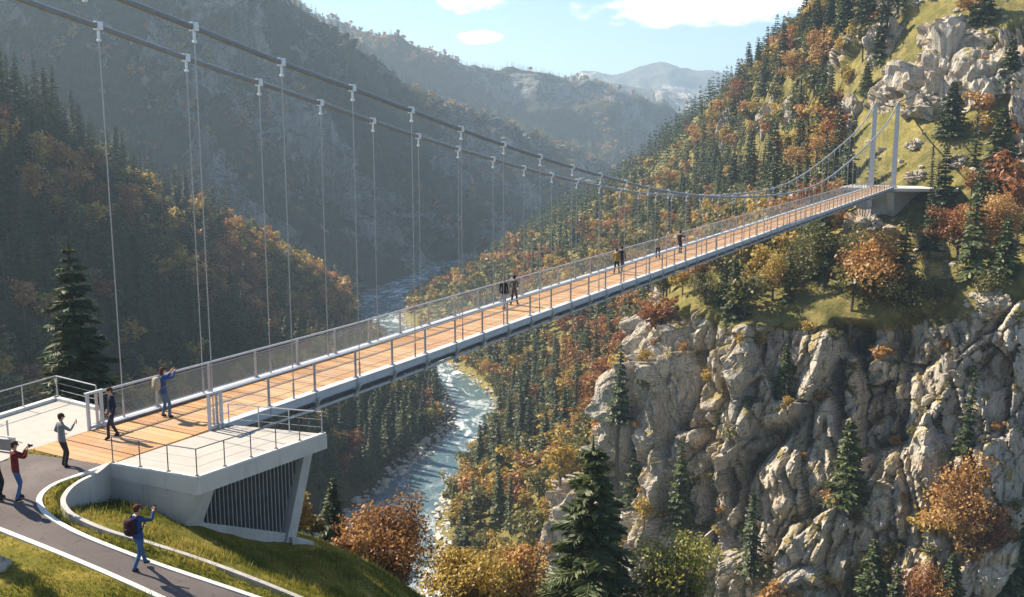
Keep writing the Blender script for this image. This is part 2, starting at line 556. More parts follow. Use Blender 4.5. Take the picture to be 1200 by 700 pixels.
# right massif with the cliff
A_ = [(522, 331), (470, 356), (490, 400), (560, 450), (582, 482), (560, 530), (525, 580), (510, 640), (620, 760), (1000, 900)]
A0 = [PZ(q[0], q[1], -76) for q in A_]
ctrl = to3([
    A_,
    [(562, 311, 545), (545, 334, 485), (570, 370, 400), (640, 410, 330), (662, 455, 285), (650, 510, 245), (620, 570, 215), (600, 640, 195), (760, 760, 158), (1050, 850, 140)],
    [(600, 286, 552), (625, 285, 470), (670, 300, 390), (740, 335, 315), (755, 400, 255), (725, 480, 205), (705, 535, 178), (725, 630, 162), (900, 740, 139), (1250, 780, 120)],
    [(648, 258, 562), (690, 245, 470), (740, 255, 395), (800, 275, 320), (800, 315, 245), (786, 345, 182), (800, 350, 166), (870, 385, 152), (1040, 372, 142), (1260, 345, 129)],
    [(700, 228, 564), (752, 212, 470), (800, 210, 400), (860, 220, 325), (900, 230, 255), (940, 245, 208), (985, 240, 186), (1045, 240, 173), (1120, 275, 161), (1260, 290, 144)],
    [(750, 192, 560), (800, 165, 460), (845, 148, 390), (885, 142, 320), (930, 145, 262), (970, 150, 225), (1010, 150, 204), (1060, 150, 191), (1130, 145, 180), (1270, 165, 166)],
    [(800, 160, 580), (845, 120, 480), (880, 96, 410), (915, 62, 345), (955, 25, 305), (990, 0, 275), (1025, -12, 255), (1070, -25, 240), (1140, -40, 225), (1290, -50, 205)],
])
bank = ctrl[0] * 1.0
bank[:, 0] -= 8; bank[:, 2] = -79
back = ctrl[-1] + np.array([45, 85, -12.0])
ctrl = np.concatenate([bank[None], ctrl, back[None]])


def rock_right(G, N, u, v):
    nz = N[..., 2]
    p = G.reshape(-1, 3)
    nn = fbm(p * np.array([0.035, 0.035, 0.03]), 4, 5).reshape(nz.shape)
    steep = smooth01(-nz + .22 * nn + .10 * smooth01(u, .60, .68), -0.60, -0.43)
    # limestone bluffs on the upper slope
    bl = fbm(p * np.array([0.028, 0.028, 0.02]), 3, 41).reshape(nz.shape)
    up = smooth01(v, 0.57, 0.66) * smooth01(bl, 0.04, 0.18) * smooth01(u, 0.38, 0.5)
    low = smooth01(v, 0.28, 0.34) * (1 - smooth01(v, .60, .66))
    return np.clip(np.maximum(steep * low, up), 0, 1)


def disp_right(p, n, rock, u, v):
    nh = n.copy(); nh[:, 2] *= 0.3
    nh /= np.linalg.norm(nh, axis=1, keepdims=True)
    q = p + 3.5 * np.stack([fbm(p * 0.07, 3, s) for s in (1, 2, 3)], 1)
    side = np.cross(np.array([0, 0, 1.0]), nh)
    # tall buttresses parted by deep clefts
    rib = ridged(q * np.array([0.04, 0.04, 0.010]), 3, 21) - 0.62
    c1 = np.abs(vnoise(q * np.array([.052, .052, .009]), 23)); c2 = np.abs(vnoise(q * np.array([.14, .14, .030]), 25)); c3 = np.abs(vnoise(q * np.array([.42, .42, .11]), 27))
    cleft = -6.0 * np.maximum(0, 1 - c1 / .11) - 2.4 * np.maximum(0, 1 - c2 / .13) - .7 * np.maximum(0, 1 - c3 / .15)
    qa = p + 1.2 * np.stack([fbm(p * 0.12, 2, s) for s in (11, 12, 13)], 1)
    h1, j1 = facets(qa * np.array([0.10, 0.10, 0.017]), 31, 1.1)
    h2, j2 = facets(qa * np.array([0.30, 0.30, 0.062]), 37, 1.0)
    h3, j3 = facets(qa * np.array([0.85, 0.85, 0.26]), 39, 1.0)
    h4, j4 = facets(qa * np.array([0.17, 0.17, 0.012]), 33, .9)
    blk = h1 * 4.6 + h4 * 3.2 + h2 * 2.0 + h3 * .8 - .8 * np.exp(-(j4 / .04) ** 2) - 1.2 * np.exp(-(j1 / .05) ** 2) - .45 * np.exp(-(j2 / .06) ** 2)
    # ledges: the face steps back as it climbs
    lz = q[:, 2] / 5.5 + 1.5 * fbm(p * .03, 2, 43)
    led = (np.abs((lz % 1.0) - .5) - .25) * 2.2 * smooth01(fbm(p * .04, 2, 45), -.2, .3)
    fine = fbm(q * 0.6, 4, 55) * 0.9
    out = p + nh * ((rib * 4.5 + cleft + blk + led + fine * .35) * rock)[:, None]
    soft = fbm(p * 0.03, 4, 61) * 4.0 + fbm(p * 0.2, 3, 67) * 0.7
    edge = smooth01(v, 0.08, 0.25)
    out[:, 2] += soft * (1 - rock) * edge * 0.8
    return out


def seg(*parts):
    return np.unique(np.concatenate([np.linspace(a, b, k) for a, b, k in parts]))


landform('mountainside', ctrl, seg((0, 2 / 8, 60), (2 / 8, 2.8 / 8, 40), (2.8 / 8, 4.3 / 8, 330), (4.3 / 8, 5 / 8, 60), (5 / 8, 1, 190)),
         seg((0, .42, 160), (.42, .55, 110), (.55, 1, 420)), M['right'], disp_right, rock_right)

# left wooded hill
ctrl = to3([
    [(-260, 60, 185), (-120, 90, 204), (0, 122, 240), (100, 178, 277), (200, 242, 320), (310, 290, 368), (380, 332, 400), (415, 358)],
    [(-260, 230, 163), (-120, 242, 180), (0, 258, 198), (100, 292, 228), (200, 332, 262), (310, 372, 310), (390, 387, 375), (428, 392)],
    [(-260, 420, 145), (-120, 425, 160), (0, 432, 176), (100, 442, 194), (200, 452, 222), (330, 452, 268), (430, 437, 325), (500, 432)],
    [(-260, 640, 122), (-120, 615, 135), (0, 600, 148), (100, 590, 163), (230, 570, 190), (360, 540, 225), (450, 505, 275), (533, 478)],
    [(-320, 1050), (-150, 900), (0, 800), (120, 710), (250, 640), (400, 597), (472, 555), (532, 500)],
])
bank = ctrl[-1] * 1.0; bank[:, 0] += 8; bank[:, 2] = -79
back = ctrl[0] + np.array([-30, 90, -45.0]); back[:, 2] = np.maximum(back[:, 2], -79)
back[-2:, 0] += 15
ctrl = np.concatenate([back[None], ctrl, bank[None]])


def rock_left(G, N, u, v):
    p = G.reshape(-1, 3)
    return np.clip(smooth01(fbm(p * 0.03, 3, 8), 0.25, 0.45).reshape(G.shape[:2]) * 0.6, 0, 1)


def disp_left(p, n, rock, u, v):
    out = p.copy()
    edge = smooth01(v, 0.0, 0.2) * (1 - smooth01(v, 0.75, 0.95)) * (1 - smooth01(u, 0.85, 1.0))
    out[:, 2] += (fbm(p * 0.02, 4, 71) * 7 + fbm(p * 0.12, 3, 73)) * edge
    return out


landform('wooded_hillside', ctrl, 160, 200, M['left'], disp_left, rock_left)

# rear mountain in haze
ctrl = to3([
    [(-350, -210, 530), (-150, -170, 560), (50, -130, 600), (200, -70, 650), (300, -22, 690), (350, 14, 720), (395, 52, 760), (450, 92, 820), (520, 132, 900), (600, 157, 1000), (680, 188, 1180), (725, 203, 1260)],
    [(-350, 0, 500), (-150, 20, 520), (50, 40, 550), (200, 60, 590), (300, 90, 630), (360, 120, 660), (420, 150, 700), (480, 178, 750), (550, 198, 820), (620, 208, 900), (690, 217, 1150), (730, 222, 1230)],
    [(-350, 190, 460), (-150, 200, 480), (50, 210, 510), (200, 220, 545), (300, 230, 580), (370, 250, 610), (430, 265, 640), (490, 270, 690), (560, 265, 760), (640, 250, 870), (700, 240, 1120), (735, 236, 1200)],
    [(-350, 400), (-150, 400), (50, 390), (200, 375), (300, 365), (380, 358), (430, 345), (500, 317), (570, 297), (650, 272), (710, 252), (740, 247)],
], -77)
back = ctrl[0] + np.array([-60, 240, -90.0])
ctrl = np.concatenate([back[None], ctrl])


def rock_rear(G, N, u, v):
    p = G.reshape(-1, 3)
    a = fbm(p * np.array([0.020, 0.020, 0.009]), 6, 81, 0.75).reshape(G.shape[:2])
    return np.clip(smooth01(a, -0.16, 0.22), 0, 1) * 0.9


def disp_rear(p, n, rock, u, v):
    nh = n.copy(); nh[:, 2] *= 0.6
    edge = 1 - smooth01(v, 0.86, 1.0)
    r = ridged(p * np.array([0.010, 0.010, 0.004]), 4, 91) - 0.6
    h1, j1 = facets(p * np.array([0.022, 0.022, 0.012]), 95, 1.0); h2, j2 = facets(p * np.array([0.07, 0.07, 0.035]), 96, 1.0)
    k = (r * 55 * (0.5 + 0.5 * rock) + (h1 * 24 + h2 * 9) * (.3 + .7 * rock) + fbm(p * 0.06, 4, 97) * 7) * edge
    k *= 0.25 + 0.75 * smooth01(v, 0.2, 0.4)
    return p + nh * k[:, None]


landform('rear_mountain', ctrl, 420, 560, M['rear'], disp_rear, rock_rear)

# second ridge, then the far blue ranges
xs = [240, 300, 370, 430, 500, 560, 620, 650, 690, 740, 790, 850, 950]
d0 = [1250, 1300, 1350, 1400, 1450, 1500, 1550, 1580, 1620, 1700, 1800, 1900, 2000]
y1 = [-50, -25, 17, 45, 72, 79, 82, 89, 104, 120, 138, 164, 185]
y2 = [60, 80, 110, 130, 145, 155, 158, 160, 168, 174, 182, 190, 205]
ctrl = np.array([[P(x, y, d) for x, y, d in zip(xs, y1, d0)],
                 [P(x, y, d - 170) for x, y, d in zip(xs, y2, d0)],
                 [P(x, 238, d - 320) for x, d in zip(xs, d0)]])
ctrl = np.concatenate([(ctrl[0] + np.array([-80, 350, -120]))[None], ctrl])


def rock_far(G, N, u, v):
    a = fbm(G.reshape(-1, 3) * 0.008, 5, 101, 0.65).reshape(G.shape[:2])
    return smooth01(a, 0.0, 0.3) * 0.75


def disp_far(p, n, rock, u, v):
    k = (ridged(p * 0.0055, 4, 111) - 0.6) * 110 * smooth01(v, 0.33, 0.5) + fbm(p * 0.03, 4, 113) * 12
    return p + n * k[:, None]


landform('forested_ridge', ctrl, 180, 320, M['far'], disp_far, rock_far)


def range_(name, pts, d, seed, amp):
    top = np.array([P(x, y, d) for x, y in pts]); bot = np.array([P(x, 180, d * 0.8) for x, y in pts])
    mid = top * 0.5 + bot * 0.5; mid[:, 2] -= 6
    bk = top + np.array([0, d * 0.2, -d * 0.05])

    def dp(p, n, rock, u, v):
        k = (ridged(p * (4.5 / d), 5, seed) - 0.6) * amp * smooth01(v, 0.2, 0.6) + fbm(p * (30 / d), 4, seed + 5) * amp * 0.12
        return p + n * k[:, None]
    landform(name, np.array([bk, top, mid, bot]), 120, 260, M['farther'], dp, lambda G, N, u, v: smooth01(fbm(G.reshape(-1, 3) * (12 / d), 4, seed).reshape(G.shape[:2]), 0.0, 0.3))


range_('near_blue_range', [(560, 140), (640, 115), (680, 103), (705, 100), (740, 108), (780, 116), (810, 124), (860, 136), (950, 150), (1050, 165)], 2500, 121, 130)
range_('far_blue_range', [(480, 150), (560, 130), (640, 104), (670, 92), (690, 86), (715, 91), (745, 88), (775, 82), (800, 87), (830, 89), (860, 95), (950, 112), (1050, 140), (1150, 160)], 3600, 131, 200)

V = np.array([[-5000, -450, -82], [5000, -450, -82], [5000, 5800, -82], [-5000, 5800, -82]], float)
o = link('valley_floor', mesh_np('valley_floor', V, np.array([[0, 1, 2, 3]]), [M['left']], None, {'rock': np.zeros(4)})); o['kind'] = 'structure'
gx, gy = np.meshgrid(np.linspace(-420, 420, 60), np.linspace(70, 1500, 120))
V = np.stack([gx.ravel(), gy.ravel(), np.full(gx.size, -76.0)], 1)
o = link('river', mesh_np('river', V, grid_faces(120, 60), [M['water']], smooth=True)); o['kind'] = 'structure'

# ------------------------------------------------------------------ near hill, path, verge


def tps(ctrl):
    c = np.asarray(ctrl, float)
    xy, z = c[:, :2], c[:, 2]

    def U(r2): return r2 * np.log(r2 + 1e-9) * 0.5
    n = len(c)
    K = U(((xy[:, None] - xy[None]) ** 2).sum(2)) + np.eye(n) * 0.02
    Pm = np.concatenate([np.ones((n, 1)), xy], 1)
    L = np.block([[K, Pm], [Pm.T, np.zeros((3, 3))]])
    w = np.linalg.solve(L, np.concatenate([z, np.zeros(3)]))

    def f(x, y):
        x = np.asarray(x, float); y = np.asarray(y, float)
        sh = x.shape
        q = np.stack([x.ravel(), y.ravel()], 1)
        out = w[n] + q @ w[n + 1:]
        for i in range(n):
            out = out + w[i] * U(((q - xy[i]) ** 2).sum(1))
        return out.reshape(sh)
    return f


def pz3(px, py, z): return tuple(PZ(px, py, z))


up_c = [pz3(*q) for q in [(60, 545, 0), (0, 560, 0), (20, 590, -.05), (0, 622, -.28), (45, 585, -.08), (55, 605, -.2), (100, 630, -.45), (200, 668, -1.1),
                          (180, 698, -.92), (320, 700, -1.8), (0, 690, -.35), (90, 698, -.62), (127, 545, -.02), (100, 562, -.03), (75, 580, -.1), (70, 595, -.18)]]
up_c += [(-25, 24, 0), (-20, 18, -.4), (-8, 18, -1.7), (0, 22, -3.8), (-3, 14, -2.8), (-30, 33, -1), (-15, 8, -.6)]
hu = tps(up_c)
lo_c = [pz3(*q) for q in [(130, 588, -1.05), (100, 590, -.85), (200, 616, -1.2), (214, 616, -1.55), (270, 629, -2.45), (325, 646, -3.4), (345, 700, -2.2), (230, 655, -1.2), (130, 622, -.6), (85, 608, -.4), (280, 677, -1.7), (300, 655, -2.6)]]
lo_c += [tuple(P(345, 625, 35.5)), tuple(P(395, 650, 34)), tuple(P(440, 692, 32)), tuple(P(400, 700, 29.5))]
lo_c += [(-3, 36.5, -8.5), (-1.2, 30.5, -8.5), (-.6, 26, -7.2), (3, 34, -13), (0, 45, -17), (5, 70, -38), (-12, 70, -24), (-26, 60, -12), (-42, 52, -5), (-15, 46, -7), (-30, 42, -4), (20, 60, -42), (10, 42, -25), (5, 30, -14.5),
         (1, 24, -8.0), (-20, 25, -.6), (-30, 25, -.4), (-5, 20, -2.4), (-15, 15, -.6), (-9, 38, -6), (-16, 38, -3.5), (-22, 38, -2.2), (30, 110, -70), (-20, 110, -52), (-60, 110, -40), (60, 60, -60), (50, 20, -45), (-60, 30, -2), (-60, 70, -15), (20, 10, -14), (-60, 0, 0), (0, 0, -3)]
hl = tps(lo_c)


def inpoly(x, y, poly):
    c = np.zeros(np.shape(x), bool)
    n = len(poly)
    for i in range(n):
        x1, y1 = poly[i][:2]; x2, y2 = poly[(i + 1) % n][:2]
        if y1 == y2: continue
        k = ((y1 > y) != (y2 > y)) & (x < (x2 - x1) * (y - y1) / (y2 - y1) + x1)
        c ^= k
    return c


def solve_px(px, py, fn):  # ground point seen at a pixel
    z = 0.0
    for _ in range(30):
        q = PZ(px, py, z)
        z = 0.6 * z + 0.4 * float(fn(q[0], q[1]))
    q = PZ(px, py, z)
    return np.array([q[0], q[1], z])


def dense(pts, step=0.15):
    pts = cr_axis(np.array(pts), max(4, len(pts) * 12))
    d = np.concatenate([[0], np.cumsum(np.linalg.norm(np.diff(pts, axis=0), axis=1))])
    n = max(3, int(d[-1] / step))
    q = np.linspace(0, d[-1], n)
    return np.stack([np.interp(q, d, pts[:, k]) for k in range(3)], 1)


k1 = dense([solve_px(*q, hu) for q in [(126, 546), (110, 552), (90, 559), (66, 568), (51, 578), (46, 589), (53, 602), (72, 616), (100, 630), (150, 650), (200, 668), (260, 688), (330, 712), (420, 745)]])
k2 = dense([solve_px(*q, hu) for q in [(-260, 520), (-140, 570), (-60, 598), (0, 622), (60, 646), (120, 671), (180, 698), (240, 726), (320, 770)]])
w2 = dense([solve_px(*q, hu) for q in [(127, 545), (112, 557), (94, 566), (80, 577), (74, 590), (82, 603), (102, 614), (130, 625), (180, 640), (230, 656), (290, 678), (350, 702), (430, 735)]])
_T = np.gradient(w2[:, :2], axis=0); _T /= np.linalg.norm(_T, axis=1, keepdims=True)
garden = [tuple(q) for q in w2[:, :2] + np.stack([_T[:, 1], -_T[:, 0]], 1) * 0.17] + [(4, 20), (12, 45), (-4, 50), (-30, 50), (-34, 34), tuple(PZ(0, 470)[:2]), tuple(PZ(118, 470)[:2]), (-12.45, 29.2)]
asph = [tuple(q[:2]) for q in k1] + [tuple(q[:2]) for q in k2[::-1]] + [tuple(PZ(-150, 560)[:2]), tuple(PZ(0, 541)[:2]), tuple(PZ(35, 530)[:2])]


def near_h(x, y):
    g = inpoly(x, y, garden)
    a = hu(x, y); b = hl(x, y)
    # blend upper and lower fields outside the wall as they leave the bend
    far = smooth01(np.hypot(np.asarray(x) + 12, np.asarray(y) - 26), 9, 16)
    a = a * (1 - far) + np.minimum(b, a + 3) * far
    h = np.where(g, np.minimum(b, a + 0.2), a)
    return h


TH = R_(29)
BD = np.array([math.sin(TH), math.cos(TH), 0]); BN = np.array([math.cos(TH), -math.sin(TH), 0])
BO = PZ(400, 452, 0)
BO = BO - BN * (BO @ BN)   # s = 0 on the line through the camera-side origin of n


def zd(s): return 0.009 * np.maximum(np.asarray(s, float) - 2.0, 0) * smooth01(np.asarray(s, float), 0, 14)


def B(s, n, z=0.0): return BO + BD * s + BN * n + np.array([0, 0, 1.0]) * (zd(s) + z)


NN, NF = -25.0, -28.45
S0 = -11.4
S1 = 153.0
T0, T1, T2, T3 = PZ(127, 545), PZ(231, 562), PZ(383, 509), PZ(269, 498)
LP = [PZ(67, 467), PZ(117, 479), B(-8.7, NF - 0.1), B(S0, NF - 0.02), PZ(0, 541), PZ(-120, 566), PZ(-120, 525)]

xs_ = np.unique(np.round(np.concatenate([np.arange(-70, -20, 1.2), np.arange(-20, 1, 0.13), np.arange(1, 62, 1.2)]), 3))
ys_ = np.unique(np.round(np.concatenate([np.arange(-6, 17, 1.2), np.arange(17, 39, 0.13), np.arange(39, 112, 1.2)]), 3))
gx, gy = np.meshgrid(xs_, ys_)
gz = near_h(gx, gy)
p3 = np.stack([gx.ravel(), gy.ravel(), gz.ravel()], 1)
gz = gz + ((fbm(p3 * 0.9, 3, 140) * 0.07 + fbm(p3 * 3.1, 2, 141) * 0.03).reshape(gz.shape))
for poly in ([T0, T1, T2, T3], LP, [B(S0, NF), B(S0, NN), B(-5, NN), B(-5, NF)]):
    c0 = np.mean([q[:2] for q in poly], 0)
    gz = np.where(inpoly(gx, gy, [c0 + (np.asarray(q[:2]) - c0) * 0.985 for q in poly]), np.minimum(gz, -0.75), gz)
onas = inpoly(gx, gy, asph)
gz = np.where(onas, np.minimum(gz, hu(gx, gy) - 0.06), gz)
V = np.stack([gx.ravel(), gy.ravel(), gz.ravel()], 1)
NEARV = V
Fh = grid_faces(*gx.shape)[:, ::-1]
o = link('grassy_hillside', mesh_np('grassy_hillside', V, Fh, [M['hill']], None, {'rock': np.zeros(len(V))}, True)); o['kind'] = 'structure'
NEARBVH = BVHTree.FromPolygons([tuple(v) for v in V], [tuple(f) for f in Fh])


def near_z(x, y):
    hit = NEARBVH.ray_cast(Vector((x, y, 60)), Vector((0, 0, -1)))
    return hit[0].z if hit[0] else float(near_h(x, y))


# asphalt path: a fine sheet over the ground
ax = np.arange(-22, 2, 0.07); ay = np.arange(16, 31.5, 0.07)
gx, gy = np.meshgrid(ax, ay)
ins = inpoly(gx, gy, asph)
gz = hu(gx, gy) + 0.015
idx = -np.ones(gx.shape, int)
cell = ins[:-1, :-1] & ins[1:, :-1] & ins[1:, 1:] & ins[:-1, 1:]
F = grid_faces(*gx.shape)[cell.ravel()][:, ::-1]
used = np.unique(F); rem = np.zeros(gx.size, int); rem[used] = np.arange(len(used))
V = np.stack([gx.ravel(), gy.ravel(), gz.ravel()], 1)[used]
o = link('asphalt_path', mesh_np('asphalt_path', V, rem[F], [M['asphalt']], smooth=True)); o['kind'] = 'structure'


def ribbon(name, pts, w, up, down, m):
    n = len(pts)
    T = np.gradient(pts[:, :2], axis=0); T /= np.linalg.norm(T, axis=1, keepdims=True)
    S = np.stack([-T[:, 1], T[:, 0]], 1) * w / 2
    dn = np.broadcast_to(down, n)
    V = np.zeros((n, 4, 3))
    V[:, 0, :2] = pts[:, :2] + S; V[:, 0, 2] = pts[:, 2] + up
    V[:, 1, :2] = pts[:, :2] - S; V[:, 1, 2] = pts[:, 2] + up
    V[:, 2, :2] = pts[:, :2] - S; V[:, 2, 2] = pts[:, 2] - dn
    V[:, 3, :2] = pts[:, :2] + S; V[:, 3, 2] = pts[:, 2] - dn
    F = []
    for i in range(n - 1):
        for j in range(4):
            k = (j + 1) % 4
            F.append((i * 4 + j, i * 4 + k, i * 4 + 4 + k, i * 4 + 4 + j))
    F += [(0, 1, 2, 3), (n * 4 - 1, n * 4 - 2, n * 4 - 3, n * 4 - 4)]
    return mesh_np(name, V.reshape(-1, 3), F, [m])


o = link('path_kerb', ribbon('path_kerb', k1, 0.15, 0.055, 0.25, M['kerb'])); tag(o, 'pale kerb edging the inside bend of the asphalt path', 'kerb')
o = link('path_kerb', ribbon('path_kerb', k2, 0.15, 0.055, 0.25, M['kerb'])); tag(o, 'pale kerb along the outer side of the asphalt path, nearest the viewer', 'kerb')
down = np.clip(w2[:, 2] - hl(w2[:, 0], w2[:, 1]) + 0.4, 0.25, 1.8)
o = link('retaining_wall', ribbon('retaining_wall', w2, 0.14, 0.07, down, M['concrete'])); tag(o, 'low curved concrete retaining wall sweeping away from the terrace corner through grass', 'wall')

# grass blades
n = 190000
x = rng.uniform(-20, -2, n); y = rng.uniform(17.5, 38.5, n)
ok = ~inpoly(x, y, asph)
pk = inpoly(x, y, [T0, T1, T2, T3]) | inpoly(x, y, LP) | inpoly(x, y, [B(S0, NF), B(S0, NN), B(10, NN), B(10, NF)])
ok &= ~pk
for ln in (k1, k2, w2):
    for a_ in range(0, len(ln), 40):
        seg_ = ln[a_:a_ + 41]
        bx = (x > seg_[:, 0].min() - .2) & (x < seg_[:, 0].max() + .2) & (y > seg_[:, 1].min() - .2) & (y < seg_[:, 1].max() + .2) & ok
        ii = np.where(bx)[0]
        if len(ii):
            dd_ = np.min(np.hypot(x[ii, None] - seg_[None, :, 0], y[ii, None] - seg_[None, :, 1]), 1)
            ok[ii[dd_ < .115]] = False
x, y = x[ok], y[ok]
bare = fbm(np.stack([x, y, x * 0], 1) * .55, 3, 153)
sel = rng.random(len(x)) < np.clip(1.25 + 2.6 * bare, .08, 1)
x, y = x[sel], y[sel]
z = np.array([near_z(a, b) for a, b in zip(x, y)])
pa = np.stack([x, y, z], 1)
dn_ = fbm(pa * 0.7, 3, 150)
hgt = (0.05 + 0.12 * rng.random(len(x)) ** 2.5) * np.clip(1 + 1.5 * dn_, .35, 2.2)
wd_ = fbm(pa * 1.3, 2, 152) > .34
hgt = np.where(wd_ & (rng.random(len(x)) < .3), hgt * 1.9, hgt)
ang = rng.uniform(0, 2 * math.pi, len(x)); lean = rng.normal(0, 0.35, (len(x), 2)) * hgt[:, None]
dx = np.cos(ang) * 0.018; dy = np.sin(ang) * 0.018
V = np.empty((len(x), 3, 3))
V[:, 0] = pa + np.stack([dx, dy, np.full(len(x), -0.02)], 1)
V[:, 1] = pa - np.stack([dx, dy, np.full(len(x), 0.02)], 1)
V[:, 2] = pa + np.stack([lean[:, 0], lean[:, 1], hgt], 1)
var = np.clip(0.42 + 1.2 * fbm(pa * 0.8, 3, 151) + rng.normal(0, 0.16, len(x)), 0, 1)
o = link('grass', mesh_np('grass', V.reshape(-1, 3), np.arange(len(x) * 3).reshape(-1, 3), [M['grass']], None, {'var': np.repeat(var, 3)})); tag(o, 'uneven green and straw coloured grass beside the path', 'grass', None, 'stuff')

# ------------------------------------------------------------------ suspension bridge


def wires(Pa, Qa, r):
    Pa = np.asarray(Pa, float); Qa = np.asarray(Qa, float)
    d = Qa - Pa; d /= np.linalg.norm(d, axis=1, keepdims=True)
    s = np.cross(d, BN); s /= np.linalg.norm(s, axis=1, keepdims=True) + 1e-9
    u = np.cross(s, d)
    V = np.empty((len(Pa), 6, 3))
    for k in range(3):
        a = 2 * math.pi * k / 3
        off = r * (math.cos(a) * s + math.sin(a) * u)
        V[:, k] = Pa + off; V[:, 3 + k] = Qa + off
    base = (np.arange(len(Pa)) * 6)[:, None, None]
    F = base + np.array([[0, 1, 4, 3], [1, 2, 5, 4], [2, 0, 3, 5]])[None]
    return V.reshape(-1, 3), F.reshape(-1, 4)


RB = B(60, (NN + NF) / 2, 0)
bridge = thing('suspension_bridge', 'long slender suspension footbridge with timber deck and steel mesh rails spanning the gorge', 'footbridge', RB)

# timber deck
m = MB()
s = S0
k = 0
while s < S1:
    wdt = 0.285
    m.a = random.random()
    gap = 0.012
    if k % 4 == 3: gap = 0.05
    a, b = s, s + wdt
    ins_ = 0.0
    z1 = 0.012 + random.uniform(-.003, .003)
    q = [B(a, NF + .0, z1 - .06), B(a, NN - .0, z1 - .06), B(b, NN, z1 - .06), B(b, NF, z1 - .06)]
    tq = [v + np.array([0, 0, .06]) for v in q]
    m.hexa(q, tq)
    s = b + gap; k += 1
m.build('timber_deck', M['wood'], bridge)

# edge beams and chords
ss = np.concatenate([np.arange(-6.6, 20, 2.0), np.arange(20, S1, 5.0), [S1]])
for nn in (NN, NF):
    m = MB()
    sgn = 1 if nn == NN else -1
    s0 = -6.6 if nn == NN else -8.4
    sl = [s0] + [x for x in ss if x > s0 + .5]
    for a, b in zip(sl[:-1], sl[1:]):
        for (o1, o2, z0, z1) in ((0.01, .20, -.20, .10), (-.12, .26, .102, .125), (-.08, .24, -.225, -.202)):
            q = [B(a, nn + sgn * o1, z0), B(a, nn + sgn * o2, z0), B(b, nn + sgn * o2, z0), B(b, nn + sgn * o1, z0)]
            tq = [B(a, nn + sgn * o1, z1), B(a, nn + sgn * o2, z1), B(b, nn + sgn * o2, z1), B(b, nn + sgn * o1, z1)]
            if sgn < 0: q = q[::-1]; tq = tq[::-1]
            m.hexa(q, tq)
    m.build('edge_beam', M['white_steel'], bridge)
    m = MB()
    for a, b in zip(sl[2:-1], sl[3:]):
        q = [B(a, nn - sgn * .26, -.60), B(a, nn - sgn * .22, -.60), B(b, nn - sgn * .22, -.60), B(b, nn - sgn * .26, -.60)]
        tq = [v + np.array([0, 0, .54]) for v in q]
        if sgn < 0: q = q[::-1]; tq = tq[::-1]
        m.hexa(q, tq)
    m.build('shade_plate', M['steel_dark'], bridge)  # dark plate added to give the shaded gap between edge beam and chord
    m = MB()
    m.tube([B(a, nn + sgn * .03, -.60) for a in np.concatenate([np.arange(-4.5, S1 - 4, 3.0), [S1 - 4]])], .07, 8)
    m.build('lower_chord', M['steel'], bridge)
SP = 2.57
posts = np.arange(-6.75, S1 - 1, SP)
mm = MB()
c0 = np.zeros(3)
W = NN - NF
mm.box((0, 0, -.28), BN * (W / 2 + .1), BD * .05, (0, 0, .07))
for sg in (-1, 1):
    mm.beam(BN * sg * (W / 2 + .3) + np.array([0, 0, -.20]), BN * sg * (W / 2 + .06) + np.array([0, 0, -.66]), .09, .09)
    mm.box(BN * sg * (W / 2 + .27) + np.array([0, 0, -.16]), BN * .09, BD * .09, (0, 0, .05))
    mm.box(BN * sg * (W / 2 + .05) + np.array([0, 0, -.60]), BN * .11, BD * .07, (0, 0, .09))
fb = mm.mesh('floor_beam', M['steel'])
for s in posts[2:]:
    link('floor_beam', fb, bridge, B(s, (NN + NF) / 2) - RB)

